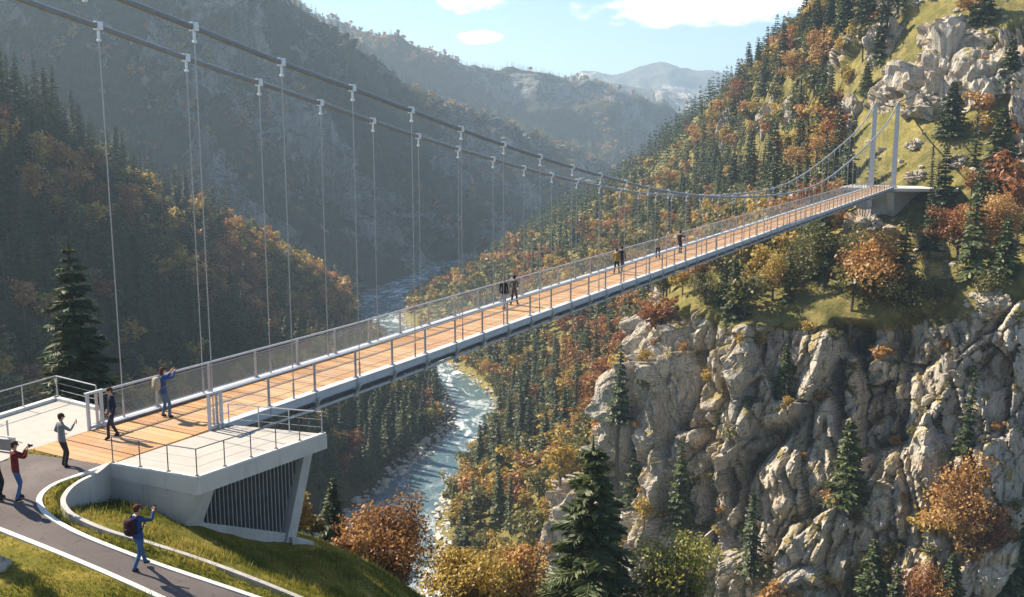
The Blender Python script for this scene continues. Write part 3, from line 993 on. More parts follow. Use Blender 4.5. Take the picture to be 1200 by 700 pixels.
RAILH = 1.27
for nn, s0 in ((NN, -6.75), (NF, -8.75)):
    sgn = 1 if nn == NN else -1
    n_ = nn + sgn * .1
    pr = posts if nn == NN else np.concatenate([[-8.75], posts[0:] + 0.6])
    m = MB()
    sl = np.concatenate([[s0], np.arange(s0 + 2, S1, 3.0)])
    m.tube([B(s, n_, RAILH) for s in sl], .036 if nn == NN else .045, 8)
    if nn == NN:
        for h in (.42, .84): m.tube([B(s, n_ - .03 * sgn, h) for s in sl], .011, 5)
    else:
        m.tube([B(s, n_, .22) for s in sl], .018, 5); m.tube([B(s, n_, RAILH - .13) for s in sl], .016, 5)
    rail = m.build('railing', M['white_steel'], bridge)
    # diamond mesh
    pit = .125
    a = np.arange(s0, S1 - 1.2, pit)
    hh = RAILH - .13 - .2
    Pa = np.concatenate([[B(q, n_ - sgn * .02, .2) for q in a], [B(q + hh, n_ - sgn * .026, .2) for q in a]])
    Qa = np.concatenate([[B(q + hh, n_ - sgn * .02, .2 + hh) for q in a], [B(q, n_ - sgn * .026, .2 + hh) for q in a]])
    V, F = wires(Pa, Qa, .0016 if nn == NN else .0031)
    link('mesh_infill', mesh_np('mesh_infill', V - RB, F, [M['mesh_wire']]), rail)
    pm = MB()
    pm.box((0, 0, .56), BN * .018, BD * .05, (0, 0, .68))
    pm.box(BN * sgn * .03 + np.array([0, 0, .56]), BN * .03, BD * .012, (0, 0, .66))
    pm.box((0, 0, .150), BN * .09, BD * .085, (0, 0, .022))
    pm.box(BN * sgn * .1 + np.array([0, 0, -.02]), BN * .045, BD * .055, (0, 0, .165))
    for q in (-1, 1):
        pm.box(BD * .06 * q + np.array([0, 0, .185]) , BN * .02, BD * .018, (0, 0, .018))
    pme = pm.mesh('post', M['steel'])
    for s in pr:
        link('post', pme, rail, B(s, n_) - RB)
    # portal frame at the near end of each rail
    e = MB()
    for q in (0, .55):
        e.box(B(s0 - .35 + q, n_, .63), BN * .05, BD * .042, (0, 0, .66))
    e.box(B(s0 - .075, n_, RAILH + .03), BN * .06, BD * .36, (0, 0, .035))
    e.box(B(s0 - .075, n_, .10), BN * .05, BD * .25, (0, 0, .05))
    e.build('end_frame', M['white_steel'], rail)

# cables
kn = np.array([(-70, 30), (-45, 22.6), (-25, 17.6), (-10, 14.1), (-7, 13.5), (-2.7, 12.6), (1.4, 11.85), (5.6, 11.05), (9.6, 10.28), (13.6, 9.55), (17.7, 8.85), (21.7, 8.2), (25.7, 7.6), (34, 6.45), (43, 5.5), (56, 4.65), (70, 4.15), (80, 4.05), (90, 4.5), (107, 6.5), (120, 8.55), (132, 10.7), (141, 12.9), (149.4, 15.7)])
t_ = np.gradient(kn[:, 1], kn[:, 0])


def zc(s):
    i = int(np.clip(np.searchsorted(kn[:, 0], s) - 1, 0, len(kn) - 2))
    h = kn[i + 1, 0] - kn[i, 0]; u = (s - kn[i, 0]) / h
    return ((2 * u ** 3 - 3 * u ** 2 + 1) * kn[i, 1] + (u ** 3 - 2 * u ** 2 + u) * h * t_[i] + (3 * u ** 2 - 2 * u ** 3) * kn[i + 1, 1] + (u ** 3 - u ** 2) * h * t_[i + 1])


def BZ(s, n, z):
    q = B(s, n); q[2] = z
    return q


ST = 149.4
for nn, off, stp in ((NN + .1, -6.9, 4.07), (NF - .1, -7.65, 3.76)):
    m = MB()
    m.tube([BZ(s, nn, zc(s)) for s in np.concatenate([np.arange(-70, ST, 2.0), [ST]])], .10, 8)
    cab = m.build('main_cable', M['cable'], bridge, smooth=True)
    hs = np.arange(off, ST - 6, stp)
    hs = np.concatenate([[off - stp * 2, off - stp], hs])
    cm = MB()
    cm.box((0, 0, 0), BN * .115, BD * .105, (0, 0, .115))
    cm.box((0, 0, .140), BN * .065, BD * .14, (0, 0, .03))
    cm.box((0, 0, -.28), BN * .022, BD * .045, (0, 0, .16))
    cm.tube([np.array([0, 0, -.45]) - BN * .07, np.array([0, 0, -.45]) + BN * .07], .05, 8)
    cme = cm.mesh('clamp', M['clamp_metal'])
    for s in hs:
        z = zc(s)
        link('clamp', cme, cab, BZ(s, nn, z) - RB)
        if s < -9: continue
        hm = MB()
        L = z - .45 - (zd(s) + .12)
        hm.tube([(0, 0, .12), (0, 0, L - .35 + .12)], .021, 6)
        hm.tube([(0, 0, L - .4 + .12), (0, 0, L + .12)], .026, 6)
        hm.tube([(0, 0, .10), (0, 0, .75)], .04, 6)
        link('hanger', hm.mesh('hanger', M['rope']), cab, B(s, nn) - RB)
    # pylon
    p = MB()
    zt = zc(ST) - .35
    b4 = lambda h, w, d: [BZ(ST, nn, h) + BN * w * i + BD * d * j for i, j in ((-1, -1), (1, -1), (1, 1), (-1, 1))]
    p.hexa(b4(-2.2, .42, .5), b4(1.2, .40, .48)); p.hexa(b4(1.205, .40, .46), b4(zt, .27, .34))
    p.hexa(b4(zd(150) + .02, .55, .62), b4(zd(150) + .3, .5, .58))
    py = p.build('pylon', M['white_steel'], bridge)
    c_ = MB()
    c_.hexa(b4(zt + .005, .34, .45), b4(zt + .25, .34, .5)); c_.hexa(b4(zt + .255, .12, .5), b4(zt + .6, .12, .25))
    c_.build('saddle', M['steel'], py)
NEARP = BZ(ST, NN, 0)

# anchor point for the backstays on the slope
bv = PATCH['mountainside']['bvh']


def hit_px(px, py, patch='mountainside'):
    r = ray(px, py)
    h = PATCH[patch]['bvh'].ray_cast(Vector(CC), Vector(r).normalized())
    return np.array(h[0]) if h[0] is not None else None


for nn in (NN + .1, NF - .1):
    top = BZ(ST, nn, zc(ST))
    e = BZ(ST + 34, nn, 0)
    h = bv.ray_cast(Vector((e[0], e[1], 200)), Vector((0, 0, -1)))
    e[2] = (h[0].z if h[0] else 2.0)
    m = MB(); m.tube([top, top * .5 + e * .5 - np.array([0, 0, .5]), e], .13, 6)
    m.build('backstay', M['steel_dark'], bridge)
# abutment at the far end
ab = MB()
q = [(147.5, -33.5), (147.5, -25 + .9), (151.5, -15.0), (160, -15.0), (160, -33.5)]
poly = [B(a, b)[:2] for a, b in q]
zt = float(zd(150)) - .09
ab.prism(poly, zt - .5, zt)
ab.prism([B(a, b)[:2] for a, b in ((150.5, -31), (150.5, -24.5), (158, -21), (158, -31))], zt - 7, zt - .505)
qq = MB()
abo = ab.build('bridge_abutment', M['slab'])
tag(abo, 'pale concrete abutment slab under the far pylons, set into the rocky slope', 'abutment')
st = MB()
st.hexa([B(150.2, NN - .5, -5.0), B(150.2, NN + .6, -5.0), B(151.2, NN + .6, -5.0), B(151.2, NN - .5, -5.0)], [B(146.5, NN - .5, -.7), B(146.5, NN + .6, -.7), B(149.5, NN + .6, -.7), B(149.5, NN - .5, -.7)])
st.build('strut', M['white_steel'], abo)

# ------------------------------------------------------------------ viewing terrace (right) and platform (left)


def railing(parent, pts, h, m1, thick=.02, step=1.15, name='railing'):
    off = np.asarray(parent.location) if parent is not None else np.zeros(3)
    m = MB()
    for a, b in zip(pts[:-1], pts[1:]):
        m.tube([np.asarray(a) + (0, 0, h), np.asarray(b) + (0, 0, h)], thick, 6)
        for hh in (.33, .66): m.tube([np.asarray(a) + (0, 0, h * hh), np.asarray(b) + (0, 0, h * hh)], .004, 4)
    r = m.build(name, m1, parent)
    pm = MB(); pm.tube([(0, 0, 0), (0, 0, h)], thick * 1.05, 6); pm.box((0, 0, .008), (.05, 0, 0), (0, .05, 0), (0, 0, .008))
    pme = pm.mesh('post', m1)
    done = []
    for a, b in zip(pts[:-1], pts[1:]):
        a = np.asarray(a); b = np.asarray(b)
        n = max(1, int(round(np.linalg.norm(b - a) / step)))
        for i in range(n + 1):
            q = a + (b - a) * i / n
            if any(np.linalg.norm(q - w) < .1 for w in done): continue
            done.append(q)
            link('post', pme, r, q - off)
    return r


terr = thing('viewing_terrace', 'cantilevered concrete viewing terrace with louvred wall below, right of the timber walkway', 'terrace', T1 + np.array([0, 0, -2.0]))
ex = unit(T0 - T1); ey = unit(T2 - T1)
m = MB()
m.prism([T0[:2], T1[:2], T2[:2], T3[:2]], [-.40, -.50, -.50, -.40], 0.0)
m.build('slab', M['slab'], terr)
# low upstand along the rim
m = MB()
for a, b in ((T0, T1), (T1, T2)):
    d = unit(b - a); nr = np.array([-d[1], d[0], 0])
    m.box((a + b) / 2 + nr * .075 + np.array([0, 0, .036]), (b - a) / 2 * .985, nr * .07, (0, 0, .035))
m.build('rim', M['kerb'], terr)
# front wall with raked end
m = MB()
inn = unit(np.array([-ex[1], ex[0], 0]));
if inn @ (T2 - T1) < 0: inn = -inn
L = np.linalg.norm(T0 - T1)
# the wall ends in a raked pillar under the slab corner
a0 = T0 + inn * .03; f0 = T1 + ex * .12 + inn * .03; f1 = T1 + ex * .95 + inn * .03
zb = -3.0
fr = [a0 + (0, 0, zb), f1 + (0, 0, zb), f0 + (0, 0, -.50), a0 + (0, 0, -.41)]
fr[1] = f1 + ex * .3 + (0, 0, zb)
bk = [v + inn * .95 for v in fr]
m.add(fr + bk, [(0, 1, 2, 3), (7, 6, 5, 4), (1, 5, 6, 2), (0, 4, 5, 1), (3, 2, 6, 7), (0, 3, 7, 4)])
m.build('wall', M['concrete'], terr)
# fascia: flush band of concrete on the path side
# louvred screen
off1 = inn * 0.0
pd = ey; pin = np.array([-pd[1], pd[0], 0])
if pin @ (T0 - T1) < 0: pin = -pin
Q = lambda s_, z_, o_=1.0: T1 + pd * s_ + pin * o_ + np.array([0, 0, z_])
Ls = np.linalg.norm(T2 - T1)
m = MB()
for i in range(30):
    s_ = .55 + i * (4.75 / 29)
    top = -.505
    zbm = -1.45 - .50 * s_
    if s_ > 4.05: zbm = -3.2 + (s_ - 4.05) * 2.35
    if zbm > -.75: continue
    m.box(Q(s_, (top + zbm) / 2), pd * .022, pin * .06, (0, 0, (top - zbm) / 2))
m.build('louvre_screen', M['louvre'], terr)
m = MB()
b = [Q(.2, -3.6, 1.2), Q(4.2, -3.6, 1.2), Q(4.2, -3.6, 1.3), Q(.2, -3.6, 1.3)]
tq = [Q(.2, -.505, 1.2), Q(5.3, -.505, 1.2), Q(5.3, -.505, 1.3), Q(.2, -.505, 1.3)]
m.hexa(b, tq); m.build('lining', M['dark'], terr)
m = MB()
b = [Q(-.15, -4.0, .86), Q(4.35, -5.0, .86), Q(4.35, -5.0, 1.15), Q(-.15, -4.0, 1.15)]
tq = [Q(-.15, -1.38, .86), Q(4.35, -3.42, .86), Q(4.35, -3.42, 1.15), Q(-.15, -1.38, 1.15)]
m.hexa(b, tq); m.build('plinth', M['concrete'], terr)
m = MB()
b = [Q(3.98, -3.9, .75), Q(4.42, -3.9, .75), Q(4.42, -3.9, 1.25), Q(3.98, -3.9, 1.25)]
tq = [Q(5.12, -.502, .75), Q(5.52, -.502, .75), Q(5.52, -.502, 1.25), Q(5.12, -.502, 1.25)]
m.hexa(b, tq); m.build('raking_strut', M['concrete'], terr)
m = MB()
b = [Q(4.2, -4.6, .55), Q(5.3, -4.8, .55), Q(5.3, -4.8, 1.2), Q(4.2, -4.6, 1.2)]
tq = [Q(4.2, -3.45, .6), Q(5.2, -3.95, .6), Q(5.2, -3.95, 1.15), Q(4.2, -3.45, 1.15)]
m.hexa(b, tq); m.build('footing', M['concrete'], terr)
# rear wall so the terrace stands on the hill
m = MB()
m.prism([(T0 + inn * 1.05 - ex * .05)[:2], (T3 - ey * .6)[:2], (T3 - ey * .6 - ex * 1.6)[:2], (T0 + inn * 1.05 - ex * 1.6)[:2]], -5, -.42)
m.build('core_wall', M['concrete'], terr)
z3 = np.array([0, 0, .072])
i1 = T1 + ex * .1 + ey * .1; i0 = T0 - ex * .1 + ey * .08; i2 = T2 - ey * .1 + ex * .1
railing(terr, [i0 + z3, i1 + z3, i2 + z3], .82, M['steel_dark'], .017, 1.12)
bt = B(-5.6, NN + .55)
bt[2] = 0
railing(terr, [i2 + np.array([0, 0, .0]), T3 * .35 + T2 * .65 + (0, 0, 0) + ex * .0 - ey * .12, np.array([T3[0], T3[1], 0]) - ey * .12 - ex * .1], .8, M['steel'], .02, 1.5)

plat = thing('concrete_platform', 'open concrete lookout platform with a wire railing, left of the timber walkway', 'platform', LP[0] + np.array([0, 0, -.4]))
m = MB(); m.prism([q[:2] for q in LP], -.45, 0.0); m.build('slab', M['slab'], plat)
m = MB()
for a, b in ((LP[6], LP[0]), (LP[0], LP[1])):
    d = unit(b - a); nr = np.array([-d[1], d[0], 0])
    if nr @ (np.mean(LP, 0) - a) < 0: nr = -nr
    m.box((a + b) / 2 + nr * .13 + np.array([0, 0, .06]), (b - a) / 2 * .99, nr * .11, (0, 0, .059))
m.build('rim', M['kerb'], plat)
lr = [LP[6], LP[0], LP[1]]
cen = np.mean(LP[:4], 0)
railing(plat, [q + (cen - q) / np.linalg.norm(cen - q) * .13 + np.array([0, 0, .12]) for q in lr], .80, M['steel'], .022, 1.75)
# pier under the platform
m = MB(); m.prism([(q + (cen - q) * .25)[:2] for q in LP[:5]], -4.5, -.452); m.build('pier', M['concrete'], plat)
# low barrier at the left edge
bar = thing('low_barrier', 'low grey barrier with pale top rail at the left end of the pale platform', 'barrier', PZ(10, 526))
a = PZ(19, 531); b = PZ(-60, 520)
m = MB(); m.beam(a + (0, 0, .50), b + (0, 0, .50), .05, .04); m.build('top_rail', M['kerb'], bar)
m = MB(); m.beam(a + (0, 0, .22), b + (0, 0, .22), .025, .36); m.build('panel', M['steel_dark'], bar)
m = MB()
for f in (.02, .5, .98): m.box(a + (b - a) * f + (0, 0, .24), (.04, 0, 0), (0, .045, 0), (0, 0, .24))
m.build('post', M['steel'], bar)
pp = PZ(10, 515)
sp_ = MB(); sp_.tube([pp, pp + (0, 0, .62)], .03, 8); sp_.box(pp + (0, 0, .02), (.09, 0, 0), (0, .09, 0), (0, 0, .015)); sp_.ball(pp + (0, 0, .63), .04, 8, 5)
o = sp_.build('bollard', M['steel']); tag(o, 'slim grey marker post on the pale slab, behind the low barrier', 'bollard')

# boulder in the lower left corner
def boulder(name, c, r, seed, sub=4, mat_=None, squash=(1, 1, 1), rotz=0.0, strat=0.0):
    import bmesh
    bm = bmesh.new(); bmesh.ops.create_icosphere(bm, subdivisions=sub, radius=1.0)
    V = np.array([v.co for v in bm.verts]); F = np.array([[v.index for v in f.verts] for f in bm.faces]); bm.free()
    h1, j1 = facets(V * 1.35 + seed * 3.1, seed, .8)
    h2, j2 = facets(V * 3.3 + seed, seed + 3, .9)
    h3, j3 = facets(V * 8 + seed, seed + 5, .9)
    rr = 1 + .5 * h1 + .17 * h2 + .06 * h3 + .06 * fbm(V * 3 + seed, 4, seed) - .08 * np.exp(-(j1 / .06) ** 2) - .04 * np.exp(-(j2 / .08) ** 2)
    V = V * rr[:, None] * np.array(squash) * r
    ca, sa = math.cos(rotz), math.sin(rotz)
    V = np.stack([V[:, 0] * ca - V[:, 1] * sa, V[:, 0] * sa + V[:, 1] * ca, V[:, 2]], 1)
    return link(name, mesh_np(name, V, F, [mat_ or M['stone']], None, {'rock': np.full(len(V), 1.0)}, False), None, c)


q = solve_px(-2, 668, hu)
o = boulder('boulder', (q[0] - .05, q[1], q[2] + .1), .32, 5, 3, None, (1, .8, .8)); tag(o, 'pale rounded boulder in the grass at the lower left corner', 'boulder')

# ------------------------------------------------------------------ people
CLOTH = {}


def cloth(rgb, rough=0.85):
    k = tuple(rgb)
    if k not in CLOTH:
        CLOTH[k] = simple('fabric', rgb, tuple(.75 * x for x in rgb), 14, rough, 0, 0.25, 40, 0.2)
    return CLOTH[k]


SKIN = simple('skin', (0.50, 0.29, 0.20), (0.44, 0.25, 0.17), 20, 0.6)
GADGET = simple('black_plastic', (0.012, 0.012, 0.014), (0.02, 0.02, 0.022), 10, 0.35)
LENS = simple('lens_glass', (0.02, 0.025, 0.04), (0.01, 0.01, 0.02), 10, 0.08)


def ik(a, b, l1, l2, pole):
    a = np.asarray(a, float); b = np.asarray(b, float)
    d = b - a; L = np.linalg.norm(d)
    if L > (l1 + l2) * .995: b = a + d / L * (l1 + l2) * .995; d = b - a; L = np.linalg.norm(d)
    x = (l1 ** 2 - l2 ** 2 + L ** 2) / (2 * L)
    h = math.sqrt(max(l1 ** 2 - x ** 2, 0))
    u = d / L; pv = np.asarray(pole, float); pv = unit(pv - u * (pv @ u))
    return a + u * x + pv * h, b


def person(label, pos, facing, height=1.75, hands=None, feet=None, jacket=(.02, .03, .08), trousers=(.03, .03, .035), shoes=(.03, .025, .02), hair=(.03, .018, .012),
           hairstyle='short', coat=0.0, headtilt=(0, 0), lean=0.0, group=None, holds=None, pack=None, detail=True):
    S = height / 1.76
    # joints, facing +Y, right = +X
    hips = np.array([0, 0, .93]); up = np.array([0, math.sin(lean), math.cos(lean)])
    def T(x, y, z): return hips + np.array([x, 0, 0]) + np.array([0, 1, 0]) * y + up * z
    feet = feet or {'l': (-.11, .0, .07), 'r': (.11, .02, .07)}
    hands = hands or {'l': (-.27, .04, .80), 'r': (.27, .04, .80)}
    V = []; R = []; E = []; seg = []

    def add(p, r, parent=None, cat=None):
        V.append(np.asarray(p, float)); R.append(r)
        i = len(V) - 1
        if parent is not None:
            E.append((parent, i)); seg.append((parent, i, cat))
        return i
    pel = add(T(0, 0, 0), (.135, .115))
    wai = add(T(0, .0, .16), (.135, .11), pel, 'j')
    che = add(T(0, .0, .36), (.155, .125), wai, 'j')
    uch = add(T(0, -.01, .49), (.11, .10), che, 'j')
    nec = add(T(0, .0, .575), (.052, .052), uch, 'j')
    hx, hy = headtilt
    hd0 = add(T(hx * .3, .025 + hy * .3, .645), (.07, .072), nec, 's')
    hd1 = add(T(hx * .6, .035 + hy * .6, .72), (.083, .098), hd0, 's')
    hd2 = add(T(hx, .025 + hy, .80), (.062, .075), hd1, 's')
    wr = {}
    for k, sx in (('l', -1), ('r', 1)):
        sh = add(T(sx * .185, -.01, .47), (.072, .072), uch, 'j')
        tgt = hands[k]
        el, ha = ik(V[sh], np.array(tgt), .285, .26, (sx * .45, -.5, -.8))
        m1 = add(V[sh] * .5 + el * .5, (.058, .058), sh, 'j')
        e = add(el, (.047, .047), m1, 'j')
        w = add(el * .12 + ha * .88, (.034, .034), e, 'j')
        h = add(ha + (ha - el) / .26 * .035, (.036, .026), w, 's')
        wr[k] = (ha, unit(ha - el), V[h])
        hp = add(T(sx * .088, .0, -.05), (.10, .105), pel, 't')
        kn_, an = ik(V[hp], np.array(feet[k]), .42, .42, (sx * .08, 1, 0))
        mt = add(V[hp] * .5 + kn_ * .5, (.082, .085), hp, 't')
        kk = add(kn_, (.060, .062), mt, 't')
        cf = add(kn_ * .6 + an * .4, (.057, .06), kk, 't')
        ak = add(an, (.044, .046), cf, 't')
        heel = add(an + np.array([0, -.035, -.03]), (.038, .038), ak, 'h')
        toe = add(an + np.array([sx * .015, .15, -.035]), (.042, .033), ak, 'h')
    V = np.array(V)
    me = bpy.data.meshes.new('body')
    me.from_pydata([tuple(v) for v in V], E, [])
    ob = bpy.data.objects.new('body', me); COL.objects.link(ob)
    ob.modifiers.new('skin', 'SKIN')
    for i, r in enumerate(R): me.skin_vertices[0].data[i].radius = r
    me.skin_vertices[0].data[0].use_root = True
    sb = ob.modifiers.new('sub', 'SUBSURF'); sb.levels = 2; sb.render_levels = 2
    dg = bpy.context.evaluated_depsgraph_get()
    ev = ob.evaluated_get(dg); em = ev.to_mesh()
    n = len(em.vertices); co = np.empty(n * 3, np.float32); em.vertices.foreach_get('co', co); co = co.reshape(-1, 3).astype(float)
    F = [list(p.vertices) for p in em.polygons]
    ev.to_mesh_clear()
    bpy.data.objects.remove(ob); bpy.data.meshes.remove(me)
    fc = np.array([co[f].mean(0) for f in F])
    best = np.full(len(F), 1e9); cat = np.zeros(len(F), int)
    cid = {'j': 0, 't': 1, 's': 2, 'h': 3}
    for a, b, c in seg:
        pa, pb = V[a], V[b]; d = pb - pa; u = np.clip(((fc - pa) @ d) / (d @ d + 1e-9), 0, 1)
        dist = np.linalg.norm(fc - (pa + u[:, None] * d), axis=1) - .5 * (R[a][0] * (1 - u) + R[b][0] * u)
        cl = dist < best; best[cl] = dist[cl]; cat[cl] = cid[c]
    tz = (fc - hips) @ up
    cat[(cat == 1) & (tz > -.06)] = 0      # jacket hem
    cat[(cat == 0) & (tz > .565) & (np.abs(fc[:, 0]) < .1)] = 2
    if coat > 0: cat[(cat == 1) & (tz > -.06 - coat)] = 0
    mb = MB()
    hc = V[hd1]
    if detail:
        mb.m = 2
        mb.ball(hc + (0, .098, -.018), (.014, .022, .026), 8, 6)                # nose
        mb.ball(hc + (0, .088, -.062), (.027, .011, .009), 8, 5)                # mouth
        for sx in (-1, 1):
            mb.ball(hc + (sx * .083, .0, -.01), (.013, .024, .034), 8, 6)       # ears
            mb.m = 4
            mb.ball(hc + (sx * .032, .087, .012), (.013, .009, .009), 8, 5)     # eyes
            mb.m = 2
        for k, sx in (('l', -1), ('r', 1)):
            ha, fd, pc = wr[k]
            fwd = fd; side = unit(np.cross(fwd, (0, 0, 1.0)) + (1e-3, 0, 0)); palmn = unit(np.cross(side, fwd))
            for j, ln in enumerate((.066, .076, .071, .056)):
                o_ = (j - 1.5) * .0185
                b0 = pc + side * o_ + fwd * .015
                p1 = b0 + fwd * ln * .5
                p2 = p1 + (fwd * .75 - palmn * .65) * ln * .35
                p3 = p2 + (fwd * .2 - palmn * .98) * ln * .3
                mb.tube([b0, p1, p2, p3], [.0095, .009, .008, .006], 6)
            tb = pc - sx * side * .028 - fwd * .02
            mb.tube([tb, tb - sx * side * .028 + fwd * .03 - palmn * .01, tb - sx * side * .03 + fwd * .058 - palmn * .02], [.012, .0105, .008], 6)
        X = np.concatenate(mb.V); Fx = [[i + len(co) for i in f] for f in mb.F]
        co = np.concatenate([co, X]); F = F + Fx; cat = np.concatenate([cat, mb.M])
    fz = math.cos(facing); fs = math.sin(facing)
    me = mesh_np('person', co * S, F, [cloth(jacket), cloth(trousers), SKIN, cloth(shoes), GADGET], cat, None, True)
    o = link('person', me, None, tuple(pos)); o.rotation_euler = (0, 0, -facing)
    low = min(v[2] for v in co) * S
    o.location.z = pos[2] - low
    tag(o, label, 'person', group)
    # hair
    hm = MB()
    import_r = random.Random(hash(label) & 0xffff)
    hcap = hc + np.array([hx * .2, -.012, .035])
    hm.ball(hcap, (.093, .108, .088), 14, 10)
    if hairstyle == 'long':
        hm.ball(hc + (0, -.06, -.07), (.088, .062, .15), 12, 8)
    elif hairstyle == 'cap':
        hm.box(hc + (0, .12, .055), (.065, 0, 0), (0, .055, 0), (0, 0, .007))
    else:
        hm.ball(hc + (0, -.05, -.02), (.082, .058, .075), 12, 8)
    Vh = np.concatenate(hm.V)
    Vh += (Vh - hc) * (0.08 * vnoise(Vh * 45, 3))[:, None]
    he = link('hat' if hairstyle == 'cap' else 'hair', mesh_np('hair', Vh * S, hm.F, [cloth(hair)], None, None, True), o)

    def world(p):
        p = np.asarray(p, float) * S
        return np.array([o.location.x + p[0] * fz + p[1] * fs, o.location.y - p[0] * fs + p[1] * fz, o.location.z + p[2]])
    if holds:
        nm, lab, hk = holds
        ha = (wr['l'][2] + wr['r'][2]) / 2 if hk == 'both' else wr[hk][2]
        c = ha + np.array([0, .045, .035])
        b = MB()
        if nm == 'camera':
            b.box(c, (.062, 0, 0), (0, .026, 0), (0, 0, .040)); b.box(c + (0, 0, .05), (.024, 0, 0), (0, .022, 0), (0, 0, .012))
            b.tube([c + (0, .027, 0), c + (0, .10, 0)], [.036, .033], 12); b.m = 1; b.tube([c + (0, .1005, 0), c + (0, .103, 0)], .029, 12)
        else:
            b.box(c, (.038, 0, 0), (0, .005, 0), (0, 0, .075)); b.m = 1; b.box(c + (.015, .0065, .05), (.012, 0, 0), (0, .0012, 0), (0, 0, .012))
        g = link(nm, b.mesh(nm, [GADGET, LENS], (0, 0, 0)), None, tuple(o.location)); g.scale = (S, S, S); g.rotation_euler = o.rotation_euler
        tag(g, lab, nm)
    if pack:
        lab, colr = pack
        rt = thing('backpack', lab, 'backpack', tuple(o.location), None, -facing); rt.scale = (S, S, S)
        c = T(0, -.225, .30)
        V0 = MB(); V0.ball(c, (.155, .115, .235), 16, 12)
        X = V0.V[0]; X = c + np.sign(X - c) * np.abs((X - c) / np.array([.155, .115, .235])) ** .6 * np.array([.155, .115, .235])
        link('bag', mesh_np('bag', X, V0.F, [cloth(colr)], None, None, True), rt)
        b = MB(); b.ball(c + (0, -.105, -.09), (.105, .045, .09), 12, 8); link('pocket', b.mesh('pocket', [cloth(tuple(.8 * x for x in colr))], smooth=True), rt)
        b = MB()
        for sx in (-1, 1):
            b.tube([T(sx * .09, -.17, .47), T(sx * .105, -.06, .565), T(sx * .11, .08, .515), T(sx * .12, .145, .36), T(sx * .14, .06, .2), T(sx * .12, -.17, .12)], .017, 6)
        link('strap', b.mesh('strap', [cloth(tuple(.6 * x for x in colr))], smooth=True), rt)
    return o


def face(px, py, qx, qy):  # heading from one deck pixel towards another
    a = PZ(px, py); b = PZ(qx, qy)
    return math.atan2(b[0] - a[0], b[1] - a[1])


def up_hands(y=.36, z=1.56): return {'l': (-.085, y, z), 'r': (.085, y, z)}


zf = near_z
stand = {'l': (-.12, .02, .07), 'r': (.12, -.03, .07)}
walk = {'l': (-.09, .24, .075), 'r': (.09, -.27, .10)}
walk2 = {'l': (-.09, -.26, .10), 'r': (.09, .23, .075)}
fwd = math.atan2(BD[0], BD[1])
q = PZ(75, 548)
person('person in a grey shirt and dark trousers filming at the start of the timber deck', q + (0, 0, .02), fwd + .35, 1.70, {'l': (-.20, .12, 1.06), 'r': (.16, .36, 1.40)}, {'l': (-.15, .02, .07), 'r': (.16, .0, .07)}, (.20, .215, .23), (.035, .03, .03), (.02, .018, .016), (.045, .025, .015),
       holds=('phone', 'dark phone held up by the person in the grey shirt', 'r'))
q = solve_px(21, 586, hu)
person('person in a dark red jacket and blue jeans taking a picture on the asphalt', q + (0, 0, .015), fwd + .45, 1.70, {'l': (-.02, .34, 1.50), 'r': (.14, .33, 1.50)}, {'l': (-.15, .05, .07), 'r': (.16, -.05, .07)}, (.15, .016, .016), (.055, .115, .25), (.04, .03, .025), (.06, .035, .02),
       holds=('camera', 'black camera raised by the person in the dark red jacket', 'both'))
q = solve_px(-1, 586, hu)
person('person in dark clothes cut off by the left edge of the view', q + (0, 0, .015), fwd + .6, 1.72, None, stand, (.05, .05, .05), (.02, .02, .025))
q = PZ(133, 514)
person('person in a navy jacket strolling beside the end of the mesh rail', q + (0, 0, .02), -2.2 + 0.0, 1.76, {'l': (-.22, .10, .92), 'r': (.22, .10, .92)}, {'l': (-.09, .17, .075), 'r': (.10, -.19, .085)}, (.012, .016, .045), (.03, .035, .06), (.015, .012, .012), (.05, .03, .02), coat=.1)
q = PZ(193, 490)
person('person in a blue jacket, jeans and boots photographing the valley over the mesh rail', q + (0, 0, .02), fwd + .25, 1.86, {'l': (-.03, .36, 1.60), 'r': (.12, .40, 1.62)}, {'l': (-.13, .0, .07), 'r': (.15, .10, .07)}, (.03, .075, .22), (.09, .15, .24), (.03, .018, .012), (.07, .03, .015),
       hairstyle='long', holds=('camera', 'dark camera aimed over the rail by the person in the blue jacket', 'both'), pack=('pale beige daypack on the back of the person in the blue jacket', (.36, .33, .25)))
q = solve_px(164, 667, hu)
person('person in a blue jacket and jeans walking down the curved path with a phone raised', q + (0, 0, .015), .55, 1.72, {'l': (-.10, .22, 1.10), 'r': (.17, .40, 1.52)}, {'l': (-.09, .25, .075), 'r': (.09, -.26, .10)}, (.022, .055, .19), (.055, .12, .24), (.05, .03, .025), (.08, .025, .015),
       headtilt=(0, .01), holds=('phone', 'dark phone held out by the walker on the curved path', 'r'), pack=('dark maroon backpack worn by the walker on the curved path', (.04, .012, .018)))


def deckp(px, py, dn=0.0):
    q = PZ(px, py, .3)
    s = (q - BO) @ BD
    q = PZ(px, py, float(zd(s)))
    return q + np.array([0, 0, .015])


